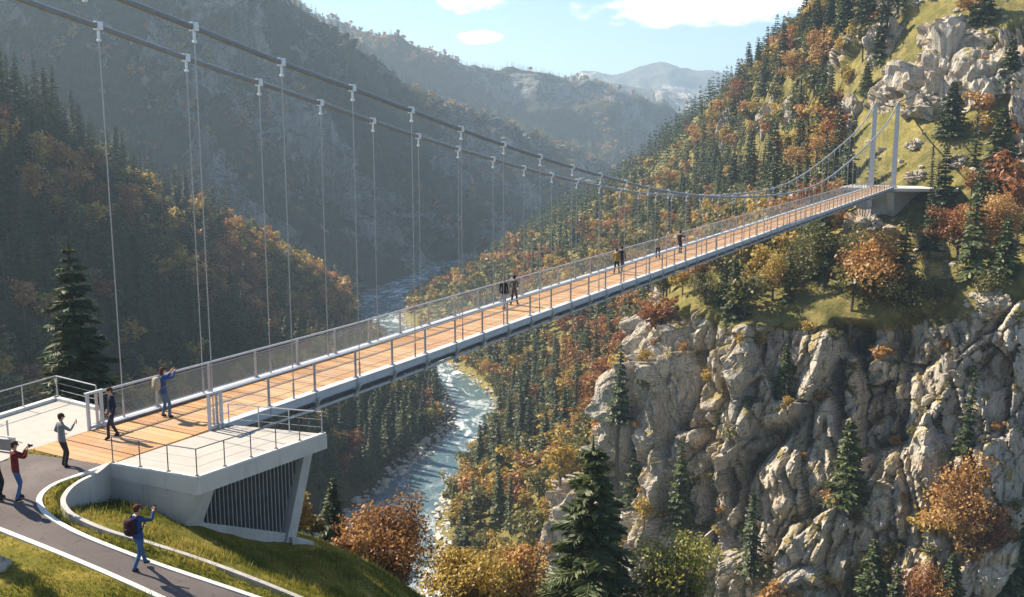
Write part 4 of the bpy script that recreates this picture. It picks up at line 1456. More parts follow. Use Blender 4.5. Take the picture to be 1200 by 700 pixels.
G_ = None
person('person in a black jacket and pale jeans walking away mid bridge, left of a pair', deckp(590.5, 363), fwd, 1.88, None, walk, (.012, .012, .014), (.30, .33, .40), (.03, .03, .03), (.25, .16, .1))
person('person in a grey and black coat walking away mid bridge, right of a pair', deckp(602.5, 358), fwd, 1.78, {'l': (-.2, .2, 1.1), 'r': (.25, .15, 1.1)}, walk2, (.10, .09, .085), (.02, .022, .02), (.03, .03, .03), (.02, .015, .012), coat=.25)
person('person in a mustard jacket and black trousers on the far half of the bridge', deckp(722.5, 321), fwd, 1.82, None, walk2, (.26, .19, .045), (.02, .02, .022), (.03, .03, .03), (.05, .03, .02))
person('person in a dark navy jacket beside the walker in mustard', deckp(728.5, 318.5), fwd, 1.86, None, walk, (.014, .018, .04), (.04, .05, .085), (.03, .03, .03), (.03, .02, .02))
person('person in a pale beige top leaning at the rail far along the bridge', deckp(771, 303), fwd - .6, 1.8, {'l': (-.15, .3, 1.15), 'r': (.15, .3, 1.15)}, stand, (.36, .31, .22), (.05, .055, .08), (.03, .03, .03), (.20, .13, .07))
person('person in black with an arm raised at the rail, farthest along the bridge', deckp(796.5, 297), fwd + .5, 1.86, {'l': (-.25, .05, .85), 'r': (.3, .3, 1.5)}, stand, (.012, .012, .016), (.03, .035, .06), (.03, .03, .03), (.03, .02, .02))

# ------------------------------------------------------------------ trees


def trunk_mesh(h, r, seed, limbs=(), lean=0.0, k=8):
    g = np.random.default_rng(seed)
    m = MB()
    n = 7
    pts = [np.array([lean * h * (i / n) ** 1.5 + g.normal(0, .012) * h * .2, g.normal(0, .012) * h * .2, h * i / n - (0.5 if i == 0 else 0)]) for i in range(n + 1)]
    pts[0][:2] = 0
    m.tube(pts, [r * (1.25 if i == 0 else 1) * (1 - .9 * i / n) + .01 for i in range(n + 1)], k)
    for a, b, ra in limbs:
        mid = np.asarray(a) * .5 + np.asarray(b) * .5 + np.array([0, 0, -.06 * np.linalg.norm(np.asarray(b) - a)])
        m.tube([a, mid, b], [ra, ra * .65, ra * .25], 5)
    return m


def spruce_crown(seed, H, R, whorls, nb, twigs, z0=.06, droop=.35, wid=.16, power=.85):
    g = np.random.default_rng(seed)
    Q = []; VV = []
    for w in range(whorls):
        t = (w + g.uniform(-.3, .3)) / whorls
        zz = H * (z0 + (1 - z0) * t) * .985
        L0 = R * max(1 - t, .0) ** power * (.78 + .22 * math.sin(w * 2.4 + seed)) + .03 * R
        nbb = max(3, int(round(nb * (1 - .45 * t))))
        a0 = g.uniform(0, 6.28)
        for b in range(nbb):
            L = L0 * g.uniform(.62, 1.12)
            if g.random() < .07: L *= .45
            az = a0 + 6.283 * b / nbb + g.normal(0, .18)
            e = np.array([math.cos(az), math.sin(az), 0]); sd = np.array([-e[1], e[0], 0])
            rise = g.uniform(.0, .22) + .5 * t
            dr = droop * g.uniform(.7, 1.4) * (1 - .6 * t)
            f = lambda u: np.array([0, 0, zz]) + e * L * u + np.array([0, 0, 1]) * L * (rise * u - (dr + rise) * u ** 1.6 * .9 + .12 * u ** 4)
            bv_ = g.uniform(.15, .85)
            ws = wid * (.6 + .4 * L / R) * R / 3
            # spine of the branch
            for u0, u1 in ((.0, .5), (.5, 1.0)):
                a, c = f(u0), f(u1)
                Q.append([a - sd * ws * .9, a + sd * ws * .9, c + sd * ws * (.9 if u1 < 1 else .15), c - sd * ws * (.9 if u1 < 1 else .15)]); VV.append(bv_)
            for j in range(twigs):
                u = .18 + .80 * (j + g.uniform(0, .8)) / twigs
                o = f(u)
                for sg in (-1, 1):
                    l = (L * (.50 - .36 * u) * g.uniform(.6, 1.25) + .10 * R) * (.72 if twigs > 12 else 1)
                    dirv = unit(e * .62 + sd * sg * .75 + np.array([0, 0, -.28 + g.normal(0, .18)]))
                    tip = o + dirv * l
                    nv = unit(np.cross(dirv, sd * sg + np.array([0, 0, .3]) + g.normal(0, .25, 3)))
                    wv = unit(np.cross(dirv, nv))
                    mid = o + dirv * l * .55
                    wq = ws * g.uniform(.8, 1.5)
                    Q.append([o, mid + wv * wq, tip, mid - wv * wq]); VV.append(np.clip(bv_ + g.normal(0, .18), 0, 1))
                    if twigs > 4:
                        hg = np.array([0, 0, -1.0]) * wq * 1.7
                        Q.append([o, mid + hg * .2 + wv * wq * .2, tip, mid + hg]); VV.append(np.clip(bv_ + g.normal(0, .18), 0, 1))
    # leader
    for k in range(2):
        a = math.pi / 2 * k; s_ = np.array([math.cos(a), math.sin(a), 0]) * R * .035
        Q.append([np.array([0, 0, H * .9]) - s_, np.array([0, 0, H * .9]) + s_, np.array([0, 0, H]) + s_ * .1, np.array([0, 0, H]) - s_ * .1]); VV.append(.5)
    V = np.array(Q).reshape(-1, 3)
    return V, np.arange(len(V)).reshape(-1, 4), np.repeat(VV, 4)


def leafy_crown(seed, H, R, z0, nclump, nleaf, size, flat=1.0, shape=1.0):
    """clumps of separate leaf faces around limb ends; returns faces and limb ends"""
    g = np.random.default_rng(seed)
    cz = H * (z0 + 1) / 2; hz = H * (1 - z0) / 2
    cl = []
    tries = 0
    while len(cl) < nclump and tries < 4000:
        tries += 1
        d = unit(g.normal(0, 1, 3)); rr = g.uniform(.25, .86) * float(np.clip(.92 + .75 * vnoise(d[None] * 1.9 + seed * 7.7, 5)[0], .5, 1.3))
        p = np.array([d[0] * R * rr, d[1] * R * rr, cz + d[2] * hz * rr])
        if shape != 1.0:
            k = 1 - (p[2] - H * z0) / (H * (1 - z0) + 1e-6)
            p[:2] *= (.35 + .95 * max(k, 0) ** .8)
        if all(np.linalg.norm((p - q[0]) / (1, 1, 1.0)) > .24 * R for q in cl):
            cl.append((p, g.uniform(.20, .40) * R))
    Q = []; VV = []
    per = max(3, nleaf // max(1, len(cl)))
    for p, r in cl:
        cv = g.uniform(.05, .95)
        n = int(g.uniform(.5, 1.35) * per * (r / (.35 * R)) ** 1.6)
        d = g.normal(0, 1, (n, 3)); d /= np.linalg.norm(d, axis=1, keepdims=True)
        rad = r * (g.uniform(.1, 1.0, n) ** .6 + np.abs(g.normal(0, .28, n)))
        c = p + d * rad[:, None] * np.array([1, 1, .72 * flat])
        nv = d * .6 + g.normal(0, .55, (n, 3)) + np.array([0, 0, .35]); nv /= np.linalg.norm(nv, axis=1, keepdims=True)
        a = np.cross(nv, g.normal(0, 1, (n, 3))); a /= np.linalg.norm(a, axis=1, keepdims=True)
        b = np.cross(nv, a)
        s = size * g.uniform(.55, 1.3, n)[:, None]
        q = np.stack([c - a * s, c - b * s * .62, c + a * s, c + b * s * .62], 1)
        Q.append(q); VV.append(np.clip(cv + g.normal(0, .2, n), 0, 1))
    Q = np.concatenate(Q); VV = np.concatenate(VV)
    V = Q.reshape(-1, 3)
    return V, np.arange(len(V)).reshape(-1, 4), np.repeat(VV, 4), cl


def big_spruce(label, base, H, R, seed, matk='spruce', whorls=30, nb=9, twigs=7, group=None, z0=.05, droop=.35, power=.85, name='spruce_tree', wid=.16):
    t = thing(name, label, 'spruce', tuple(base), group, (seed * 1.7) % 6.28)
    V, F, a = spruce_crown(seed, H, R, whorls, nb, twigs, z0, droop, wid, power)
    link('crown', mesh_np('crown', V, F, [M[matk]], None, {'var': a}), t)
    link('trunk', trunk_mesh(H * .97, .018 * H + .03, seed).mesh('trunk', [M['bark']], smooth=True), t)
    return t


def big_leafy(label, base, H, R, seed, matk, nleaf=5000, size=.16, z0=.25, ncl=16, bark='bark', group=None, name='beech_tree', cat='tree', shape=1.0, flat=1.0):
    t = thing(name, label, cat, tuple(base), group, (seed * 2.3) % 6.28)
    V, F, a, cl = leafy_crown(seed, H, R, z0, ncl, nleaf, size, flat, shape)
    link('crown', mesh_np('crown', V, F, [M[matk]], None, {'var': a}), t)
    limbs = []
    for p, r in cl:
        hh = min(max(p[2] * .55, H * z0 * .5), H * .8)
        limbs.append((np.array([0, 0, hh]), p, .012 * H))
    link('trunk', trunk_mesh(H * .85, .022 * H + .02, seed, limbs).mesh('trunk', [M[bark]], smooth=True), t)
    return t


ntree = {'spruce': 0, 'leafy': 0}


def ground(x, y):
    best = -79.0
    for k in ('mountainside', 'wooded_hillside'):
        h = PATCH[k]['bvh'].ray_cast(Vector((x, y, 400)), Vector((0, 0, -1)))
        if h[0] is not None: best = max(best, h[0].z)
    if -60 < x < 60 and y < 110: best = max(best, near_z(x, y))
    return best


def place(px, pyb, pyt, w, d=None, patch='mountainside'):
    """world base, height and crown radius from the base row, top row and width seen in the photograph"""
    if d is None:
        b = hit_px(px, pyb, patch)
        if b is None:
            b = P(px, pyb, 200)
        dd = (b - CC) @ CF
    else:
        q = P(px, pyb, d)
        z = ground(q[0], q[1])
        b = np.array([q[0], q[1], z]); dd = d
    top = P(px, pyt, dd)
    return b - (0, 0, .15), max(top[2] - b[2], 1.0) * 1.02, w / 2 * dd / FPX


# foreground trees
b, H, r = place(692, 760, 503, 150, 66)
big_spruce('tall dark spruce in the bottom centre, standing in front of the sunlit cliff', b, H, r * 1.72, 3, 'larch', whorls=38, nb=12, twigs=26, z0=.02, wid=.036, droop=.42)
b, H, r = place(92, 452, 281, 112, 60)
big_spruce('large dark spruce behind the railing of the left concrete platform', b, H, r * 1.5, 8, whorls=32, nb=11, twigs=22, wid=.042, droop=.42)
b, H, r = place(391, 634, 552, 52, 58)
big_spruce('small dark spruce on the grassy edge right of the louvred terrace wall', b, H, r * 1.15, 12, whorls=28, nb=9, twigs=9, wid=.09)
b, H, r = place(545, 652, 582, 42)
big_spruce('slim dark spruce above the yellow trees at the bottom, right of the river', b, H, r, 15, whorls=22, nb=7, twigs=5)
b, H, r = place(455, 720, 583, 118, 52)
big_leafy('broad russet autumn tree on the hill edge below the river bend', b, H, r * 1.0, 21, 'brown', 18000, .095, .2, 50, name='beech_tree', cat='beech')
b, H, r = place(416, 690, 608, 46, 47)
big_leafy('small orange bush at the left foot of the broad russet tree', b, H, r * 1.1, 22, 'orange', 4000, .085, .1, 12, name='autumn_bush', cat='bush')
b, H, r = place(549, 740, 628, 96, 58)
big_leafy('golden yellow tree at the bottom, left of the tall central spruce', b, H, r * 1.1, 23, 'gold', 13000, .115, .45, 36, name='maple_tree', cat='maple')
b, H, r = place(606, 740, 622, 80, 60)
big_leafy('amber tree squeezed between the golden tree and the tall central spruce', b, H, r * 1.1, 24, 'orange', 10000, .115, .45, 32, name='maple_tree', cat='maple')
b, H, r = place(575, 700, 608, 44, 70)
big_leafy('olive yellow treetop behind the golden and amber pair', b, H, r * 1.1, 29, 'gold', 3500, .13, .2, 10, name='maple_tree', cat='maple')
b, H, r = place(788, 770, 612, 104, 64)
big_leafy('airy yellow green tree at the foot of the sunlit cliff, right of the tall spruce', b, H, r * 1.15, 25, 'lime', 15000, .13, .5, 46, name='ash_tree', cat='ash')
b, H, r = place(352, 640, 572, 40, 50)
big_leafy('small orange gold bush just behind the raking strut of the terrace', b, H, r * 1.1, 26, 'gold', 3500, .09, .1, 10, name='autumn_bush', cat='bush')
b, H, r = place(366, 632, 590, 34, 52)
big_leafy('low olive shrub between the orange gold bush and the small dark spruce', b, H, r * 1.1, 27, 'olive', 2500, .08, .05, 9, name='shrub', cat='bush')
b, H, r = place(955, 720, 672, 66, 100)
big_leafy('yellow leaved treetop at the bottom edge below the shaded cliff', b, H, r * 1.1, 28, 'gold', 4500, .17, .1, 14, name='maple_tree', cat='maple')
b, H, r = place(850, 725, 680, 50, 90)
big_leafy('dull green bush at the bottom edge, right of the airy yellow green tree', b, H, r * 1.1, 30, 'olive', 3000, .15, .1, 10, name='shrub', cat='bush')
# out of frame spruce whose shade falls across the lower left grass
big_spruce('tall spruce just outside the left edge', (-18.6, 26.0, near_z(-18.6, 26.0)), 8.5, 1.5, 40, whorls=22, nb=8, twigs=6)

# trees on the right hand mountainside, placed one by one
RS = [  # label, px, base, top, width, kind
    ('dark green spruce growing on a ledge in the middle of the shaded cliff', 992, 590, 484, 56, 'larch'),
    ('spruce rising from the bottom edge, left of the pale trunked orange tree', 1020, 725, 622, 56, 'larch'),
    ('spruce cut by the right edge beside the pale trunked orange tree', 1180, 690, 580, 64, 'larch'),
    ('short spruce at the bottom edge below the pale trunked orange tree', 1112, 715, 642, 46, 'larch'),
    ('spruce in the bottom right corner', 1165, 745, 645, 70, 'larch'),
    ('dark spruce on the grassy ledge at the top of the cliff, left of the bushes', 860, 378, 299, 36, 'spruce'),
    ('dark spruce partner close behind the ledge spruce at the top of the cliff', 848, 360, 312, 26, 'spruce'),
    ('narrow olive spruce wedged in the cliff cleft below the ledge', 919, 466, 398, 30, 'larch'),
    ('thin dark spruce with a bare lower trunk right of the pylons', 1088, 303, 224, 30, 'spruce'),
    ('tall dark spruce right of the backstay cables', 1104, 260, 170, 38, 'spruce'),
    ('dark spruce above the backstay on the upper meadow', 1114, 160, 94, 40, 'spruce'),
    ('large dark spruce at the right edge, level with the pylon tops', 1170, 222, 124, 56, 'spruce'),
    ('dark spruce at the right edge above the red orange trees', 1176, 324, 250, 44, 'larch'),
    ('dark spruce at the top right corner among the rocks', 1183, 108, 44, 40, 'spruce'),
    ('dark spruce, leftmost of the dense row left of the pylons', 858, 240, 178, 30, 'spruce'),
    ('dark spruce second in the dense row left of the pylons', 878, 236, 150, 34, 'spruce'),
    ('dark spruce third in the dense row left of the pylons', 905, 226, 140, 36, 'spruce'),
    ('paler spruce fourth in the dense row left of the pylons', 921, 222, 158, 32, 'larch'),
    ('dark spruce, rightmost of the dense row left of the pylons', 936, 206, 136, 32, 'spruce'),
    ('dark spruce beside the orange trees left of the pylons', 962, 172, 104, 36, 'spruce'),
    ('paler spruce below the bluffs left of the pylons', 948, 200, 150, 28, 'larch'),
    ('tall spruce on the skyline left of the orange crowns', 897, 112, 46, 24, 'spruce'),
    ('taller spruce on the skyline touching the orange crowns', 917, 96, 28, 26, 'spruce'),
    ('tallest spruce on the skyline above the orange crowns', 955, 52, -6, 28, 'spruce'),
    ('spruce on the skyline right of the tallest one', 972, 48, -4, 26, 'spruce'),
    ('spruce at the top edge of the picture left of the pale bluffs', 990, 40, -14, 30, 'spruce'),
    ('dark spruce at the top edge above the meadow', 1015, 26, -30, 34, 'spruce'),
    ('dark spruce at the top right above the big rock', 1150, 26, -30, 40, 'spruce'),
    ('small spruce on the grassy slope above the pylons', 1015, 110, 72, 22, 'larch'),
    ('green spruce on the slope below the pale rock slab', 838, 216, 168, 22, 'spruce'),
]
for i, (lab, px, pb, pt, w, mk) in enumerate(RS):
    b, H, r = place(px, pb, pt, w)
    big_spruce(lab, b, H, r * 1.15, 100 + i, mk, whorls=30, nb=9, twigs=7, wid=.11, z0=.16 if 'bare' in lab else .05)
RL = [
    ('orange tree with a pale trunk against the shaded cliff at lower right', 1124, 655, 538, 84, 'orange', 'beech', .22),
    ('low rust red tree at the bottom, left of the short spruce', 1078, 715, 655, 52, 'rust', 'beech', .12),
    ('orange bush at the bottom edge beside the short spruce', 1096, 712, 655, 44, 'orange', 'bush', .1),
    ('rust tree right of the pale trunked orange tree', 1160, 660, 590, 50, 'rust', 'beech', .12),
    ('red orange tree with spreading crown right of the thin dark spruce', 1122, 303, 236, 62, 'rust', 'beech', .18),
    ('red orange tree at the right edge behind the dark spruce', 1166, 302, 224, 66, 'orange', 'beech', .18),
    ('large orange brown tree on the brow of the cliff under the abutment', 1022, 350, 272, 96, 'orange', 'beech', .12),
    ('olive yellow bush on the cliff brow, left of the large orange brown tree', 962, 330, 266, 62, 'olive', 'bush', .06),
    ('olive green tree leaning over the cliff brow right of the orange brown tree', 1058, 378, 308, 66, 'olive', 'ash', .1),
    ('yellow olive tree on the ledge right of the dark ledge spruce', 905, 352, 290, 52, 'gold', 'ash', .12),
    ('dense olive bush under the bridge at the left brow of the cliff', 826, 356, 306, 46, 'olive', 'bush', .05),
    ('olive bush beneath the bridge deck above the ledge', 884, 312, 270, 44, 'olive', 'bush', .05),
    ('low olive bush beside the yellow olive tree', 930, 330, 288, 46, 'olive', 'bush', .05),
    ('orange tree beside the dark spruces left of the pylons', 944, 212, 168, 44, 'orange', 'beech', .12),
    ('rust orange tree below the bluff left of the pylons', 972, 196, 152, 46, 'orange', 'beech', .12),
    ('round orange tree on the skyline under the tall spruces', 934, 100, 56, 40, 'orange', 'beech', .12),
    ('larger orange tree on the skyline next to the round one', 966, 86, 30, 52, 'orange', 'beech', .12),
    ('rust tree low on the skyline left of the tall spruces', 868, 130, 92, 36, 'rust', 'beech', .12),
    ('olive bush in front of the shaded abutment foot', 1000, 306, 262, 52, 'olive', 'bush', .05),
    ('small green bush on the cliff top right of the olive green tree', 1100, 356, 322, 40, 'olive', 'bush', .05),
    ('olive tuft bush on the rounded rock at the right edge', 1160, 340, 312, 46, 'olive', 'bush', .05),
]
for i, (lab, px, pb, pt, w, mk, kd, z0) in enumerate(RL):
    b, H, r = place(px, pb, pt, w)
    big_leafy(lab, b, H, r * 1.1, 200 + i, mk, 4200 if w < 60 else 7500, max(.15, r * .05), z0, 24 if w < 60 else 36, 'pale_bark' if 'pale' in lab else 'bark', None,
              {'beech': 'beech_tree', 'bush': 'bush', 'ash': 'ash_tree'}[kd], kd)

# ---- forests: library of crowns, each also usable by the merged far woods
LIB = {}


def lib_spruce(lod, v):
    q = {0: (21, 8, 3), 1: (9, 6, 1)}[lod]
    V, F, a = spruce_crown(300 + v, 1.0, (.16, .20, .235, .18, .215, .14)[v], *q, z0=(.06, .12, .04, .2, .08, .1)[v], wid=.24 if lod == 0 else .55, droop=(.4, .3, .55, .45, .35, .5)[v], power=(.85, 1.0, .8, .7, .95, .75)[v])
    m = trunk_mesh(.9, .014, v, k=4)
    return V, F, a, np.concatenate(m.V), m.F


def lib_leafy(lod, v):
    q = {0: (20, 700, .052), 1: (9, 130, .115)}[lod]
    V, F, a, cl = leafy_crown(400 + v, 1.0, .36 + .03 * (v % 3), .16, *q)
    m = trunk_mesh(.7, .02, v, [(np.array([0, 0, .35]), p, .012) for p, r in cl[:5]], k=4)
    return V, F, a, np.concatenate(m.V), m.F


for kind in ('spruce', 'leafy'):
    for lod in (0, 1):
        for v in range(6):
            LIB[kind, lod, v] = (lib_spruce if kind == 'spruce' else lib_leafy)(lod, v)


def lib_mesh(kind, v, matk):
    V, F, a, TV, TF = LIB[kind, 0, v]
    FF = [list(f) for f in F] + [[i + len(V) for i in f] for f in TF]
    fm = [0] * len(F) + [1] * len(TF)
    return mesh_np(kind + '_tree', np.concatenate([V, TV]), FF, [M[matk], M['bark']], fm, {'var': np.concatenate([a, np.zeros(len(TV))])})


MESH = {}
for mk in ('spruce', 'larch'):
    for v in range(6): MESH[mk, v] = lib_mesh('spruce', v, mk)
for mk in ('rust', 'brown', 'orange', 'gold', 'olive'):
    for v in range(6): MESH[mk, v] = lib_mesh('leafy', v, mk)


def scatter(patch, n, spacing, keep, seed):
    g = np.random.default_rng(seed)
    D = PATCH[patch]; G = D['G']; m, k = G.shape[:2]
    a = G[:-1, :-1].reshape(-1, 3); b = G[1:, :-1].reshape(-1, 3); c = G[:-1, 1:].reshape(-1, 3)
    ar = np.abs(np.cross(b - a, c - a)[:, 2])       # plan area
    pr = ar / ar.sum()
    ids = g.choice(len(pr), n, p=pr)
    u, w = g.random(n), g.random(n)
    pts = a[ids] + (b - a)[ids] * u[:, None] + (c - a)[ids] * w[:, None]
    nz = D['N'][:-1, :-1, 2].ravel()[ids]; rk = D['rock'][:-1, :-1].ravel()[ids]
    v = pts - CC; d = v @ CF
    px = 600 + FPX * (v @ CX) / d; py = 350 - FPX * (v @ CU) / d
    ok = (d > 10) & (px > -180) & (px < 1380) & (py > -120) & (py < 860) & (pts[:, 2] > -75.0)
    ok &= keep(pts, px, py, d, nz, rk, g)
    pts, px, py, d = pts[ok], px[ok], py[ok], d[ok]
    seen = {}; out = []
    for i in range(len(pts)):
        sp__ = spacing(px[i], py[i], d[i]) if callable(spacing) else spacing
        cx, cy = int(pts[i, 0] // 6), int(pts[i, 1] // 6)
        bad = False
        for ix in (-1, 0, 1):
            for iy in (-1, 0, 1):
                for q in seen.get((cx + ix, cy + iy), ()):
                    if (q[0] - pts[i, 0]) ** 2 + (q[1] - pts[i, 1]) ** 2 + .5 * (q[2] - pts[i, 2]) ** 2 < sp__ ** 2: bad = True; break
                if bad: break
            if bad: break
        if bad: continue
        seen.setdefault((cx, cy), []).append(pts[i])
        out.append(i)
    return pts[out], px[out], py[out], d[out]


TREES = []   # (pos, mat key, height, px, py, d, region)


def gauss(px, py, cx, cy, sx, sy): return np.exp(-((px - cx) / sx) ** 2 - ((py - cy) / sy) ** 2)


def keep_right(p, px, py, d, nz, rk, g):
    dens = np.ones(len(p))
    mead = smooth01(px, 955, 1010) * (1 - smooth01(py, 345, 380))        # open meadow and brow on the right
    dens *= 1 - .93 * mead
    dens *= 1 - .8 * smooth01(px, 800, 830) * smooth01(py, 280, 300) * (1 - smooth01(py, 600, 620))
    dens *= np.where(rk > .25, .012, 1.0)
    dens *= np.where(nz < .35, .1, 1.0)
    dens *= 1 - .95 * ((px > 395) & (px < 505) & (py > 325) & (py < 440)) * (p[:, 2] < -62)
    dens *= 1 - .97 * ((px > 985) & (px < 1085) & (py > 85) & (py < 215))
    dens *= 1 - .9 * smooth01(px, 1040, 1060) * (1 - smooth01(py, 140, 170))
    bs = (p - BO) @ BD; bnn = (p - BO) @ BN
    dens *= np.where((bs > -5) & (bs < 165) & (bnn > NF - 4) & (bnn < NN + 4) & (p[:, 2] > -12), 0, 1)
    return g.random(len(p)) < dens


pts, px, py, d = scatter('mountainside', 90000, lambda x, y, dd: 4.1 if dd < 350 else 4.6, keep_right, 501)
cl1 = fbm(pts * 0.022, 3, 601); cl2 = fbm(pts * 0.05, 3, 607)
for i in range(len(pts)):
    x, y = px[i], py[i]
    con = .42 + 1.3 * cl1[i] + .35 * smooth01(200 - y, 0, 120)
    con += .75 * gauss(x, y, 660, 235, 90, 40) + .6 * gauss(x, y, 800, 190, 70, 50) + .45 * gauss(x, y, 890, 200, 60, 60) + .5 * gauss(x, y, 590, 545, 45, 45) + .35 * gauss(x, y, 640, 470, 60, 60)
    con -= .9 * gauss(x, y, 860, 335, 90, 60)
    con -= .6 * gauss(x, y, 560, 320, 110, 40) + .5 * gauss(x, y, 700, 400, 60, 60)
    if random.random() < con:
        mk = 'spruce' if random.random() < .72 else 'larch'; h = random.uniform(9.0, 16.0)
    else:
        t_v = cl2[i] + random.gauss(0, .22) + .35 * gauss(x, y, 700, 400, 90, 70)
        mk = 'rust' if t_v > .56 else 'brown' if t_v > .36 else 'orange' if t_v > .17 else 'gold' if t_v > -.06 else 'olive'
        if random.random() < .8 * gauss(x, y, 880, 330, 110, 60): mk = random.choice(['olive', 'gold', 'olive', 'orange'])
        if random.random() < .55 * gauss(x, y, 560, 590, 90, 130): mk = random.choice(['olive', 'gold', 'olive'])
        h = random.uniform(5.5, 9.5)
    TREES.append((pts[i], mk, h, x, y, d[i], 'right'))


def keep_left(p, px, py, d, nz, rk, g):
    dens = np.where(rk > .55, .5, 1.0)
    dens *= 1 - .95 * ((px > 392) & (py < 440) & (p[:, 2] < -66))
    return g.random(len(p)) < dens


pts, px, py, d = scatter('wooded_hillside', 70000, 3.7, keep_left, 502)
cl1 = fbm(pts * 0.025, 3, 611); cl2 = fbm(pts * 0.05, 3, 617)
vL = np.array([1.0 if q[2] > -1e9 else 0 for q in pts])
for i in range(len(pts)):
    x, y = px[i], py[i]
    ridge_y = np.interp(x, [-200, 0, 100, 200, 310, 380, 430], [60, 122, 178, 242, 290, 332, 360])
    near_ridge = math.exp(-((y - ridge_y - 18) / 60.0) ** 2)
    con = .95 + 1.1 * cl1[i] + .12 * smooth01(-x, -150, 0) - .45 * smooth01(x, 230, 400) * near_ridge - .3 * smooth01(y, 430, 500)
    con -= .50 * math.exp(-((y - ridge_y - 45) / 36.0) ** 2)
    if y - ridge_y < 14 and x < 200: con += .45
    if random.random() < con:
        mk = 'spruce' if random.random() < .85 else 'larch'; h = random.uniform(7.0, 17.0)
    else:
        t_v = cl2[i] + random.gauss(0, .25)
        mk = 'rust' if t_v > .35 else 'orange' if t_v > .05 else 'gold' if t_v > -.2 else 'olive'
        if y > 440: mk = random.choice(['rust', 'olive', 'olive', 'gold'])
        h = random.uniform(6.5, 10.5)
    TREES.append((pts[i], mk, h, x, y, d[i], 'left'))

pts, px, py, d = scatter('mountainside', 160000, 2.6, lambda p, px, py, d, nz, rk, g: (rk > .35) & (px > 690) & (py > 300) & (g.random(len(p)) < np.where(nz > .5, .25, .012)), 505)
SHRUB = [(pts[i], random.choice(['olive', 'olive', 'gold', 'olive', 'orange']), random.uniform(1.2, 3.0), px[i], py[i], d[i], 'cliff') for i in range(len(pts))]
# which trees show, and how large: the 300 largest of each kind stand alone, the rest are merged woods
blockers = [PATCH[k]['bvh'] for k in ('mountainside', 'wooded_hillside')] + [NEARBVH]


def visible(p, h):
    tp = Vector(p + np.array([0, 0, h * .75])); o = Vector(CC); dv = tp - o; L = dv.length
    for b in blockers:
        hit = b.ray_cast(o, dv / L, L - 1.5)
        if hit[0] is not None: return False
    return True


def hidden_by_crowns(cands):
    """screen-size grid test: share of a tree not covered by nearer ones"""
    W, Hh = 1200 // 3, 700 // 3
    buf = np.full((Hh + 1, W + 1), 1e9)
    for t in sorted(cands, key=lambda q: q[5]):
        pass
    return buf


vis = []
for i, t in enumerate(TREES):
    p, mk, h, x, y, dd, reg = t
    if -20 < x < 1210 and -40 < y < 740 and visible(p, h):
        vis.append((h * FPX / dd, i))
vis.sort(reverse=True)
ns_ = 0
for t in SHRUB:
    p, mk, h, x, y, dd, reg = t
    if ns_ < 110 and x < 1200 and y < 700 and visible(p, h):
        ns_ += 1
        o = link('shrub', MESH[mk, random.randrange(6)], None, tuple(p - np.array([0, 0, .2])))
        w_ = h * random.uniform(1.0, 1.5)
        o.scale = (w_, w_, h); o.rotation_euler = (0, 0, random.uniform(0, 6.28))
        tag(o, {'olive': 'small olive green shrub clinging to a crack of the cliff', 'gold': 'small yellowish shrub clinging to a crack of the cliff', 'orange': 'small orange shrub clinging to a crack of the cliff'}[mk], 'shrub', {'olive': 'olive shrubs on the cliff', 'gold': 'yellowish shrubs on the cliff', 'orange': 'orange shrubs on the cliff'}[mk])
print('shrubs', ns_, len(SHRUB))
single = {}
cnt = {'spruce': 0, 'leafy': 0}
LIMIT = {'spruce': 235, 'leafy': 235}
for s_, i in vis:
    k = 'spruce' if TREES[i][1] in ('spruce', 'larch') else 'leafy'
    if cnt[k] < LIMIT[k]:
        cnt[k] += 1; single[i] = True
NAMES = {'spruce': ('spruce_tree', 'spruce', 'dark green spruce'), 'larch': ('spruce_tree', 'spruce', 'lighter green spruce'), 'rust': ('beech_tree', 'beech', 'rust red autumn tree'),
         'brown': ('beech_tree', 'beech', 'russet autumn tree'), 'orange': ('beech_tree', 'beech', 'orange autumn tree'), 'gold': ('maple_tree', 'maple', 'golden autumn tree'), 'olive': ('ash_tree', 'ash', 'olive green tree')}
ZONE = {'right': [('on the slope above the bridge deck', lambda x, y: y < 345 - .33 * (x - 500) and x < 1010), ('on the upper slope around the pylons', lambda x, y: x >= 1010 and y < 300),
                  ('on ledges of the right hand cliff', lambda x, y: x > 740), ('in the valley wood between river and cliff', lambda x, y: True)],
        'left': [('on the lit crest of the left hillside', lambda x, y: y < np.interp(x, [-200, 0, 100, 200, 310, 380, 430], [60, 122, 178, 242, 290, 332, 360]) + 26),
                 ('low on the left bank beside the river', lambda x, y: x > 330 and y > 420), ('on the shaded face of the left hillside', lambda x, y: True)]}
for i in single:
    p, mk, h, x, y, dd, reg = TREES[i]
    v = random.randrange(6)
    nm, cat, desc = NAMES[mk]
    zn = next(z for z, f in ZONE[reg] if f(x, y))
    o = link(nm, MESH[mk, v], None, tuple(p - np.array([0, 0, .15])))
    o.scale = (h * random.uniform(.9, 1.15), h * random.uniform(.9, 1.15), h)
    o.rotation_euler = (random.gauss(0, .03), random.gauss(0, .03), random.uniform(0, 6.28))
    tag(o, desc + ' ' + zn, cat, desc + 's ' + zn)


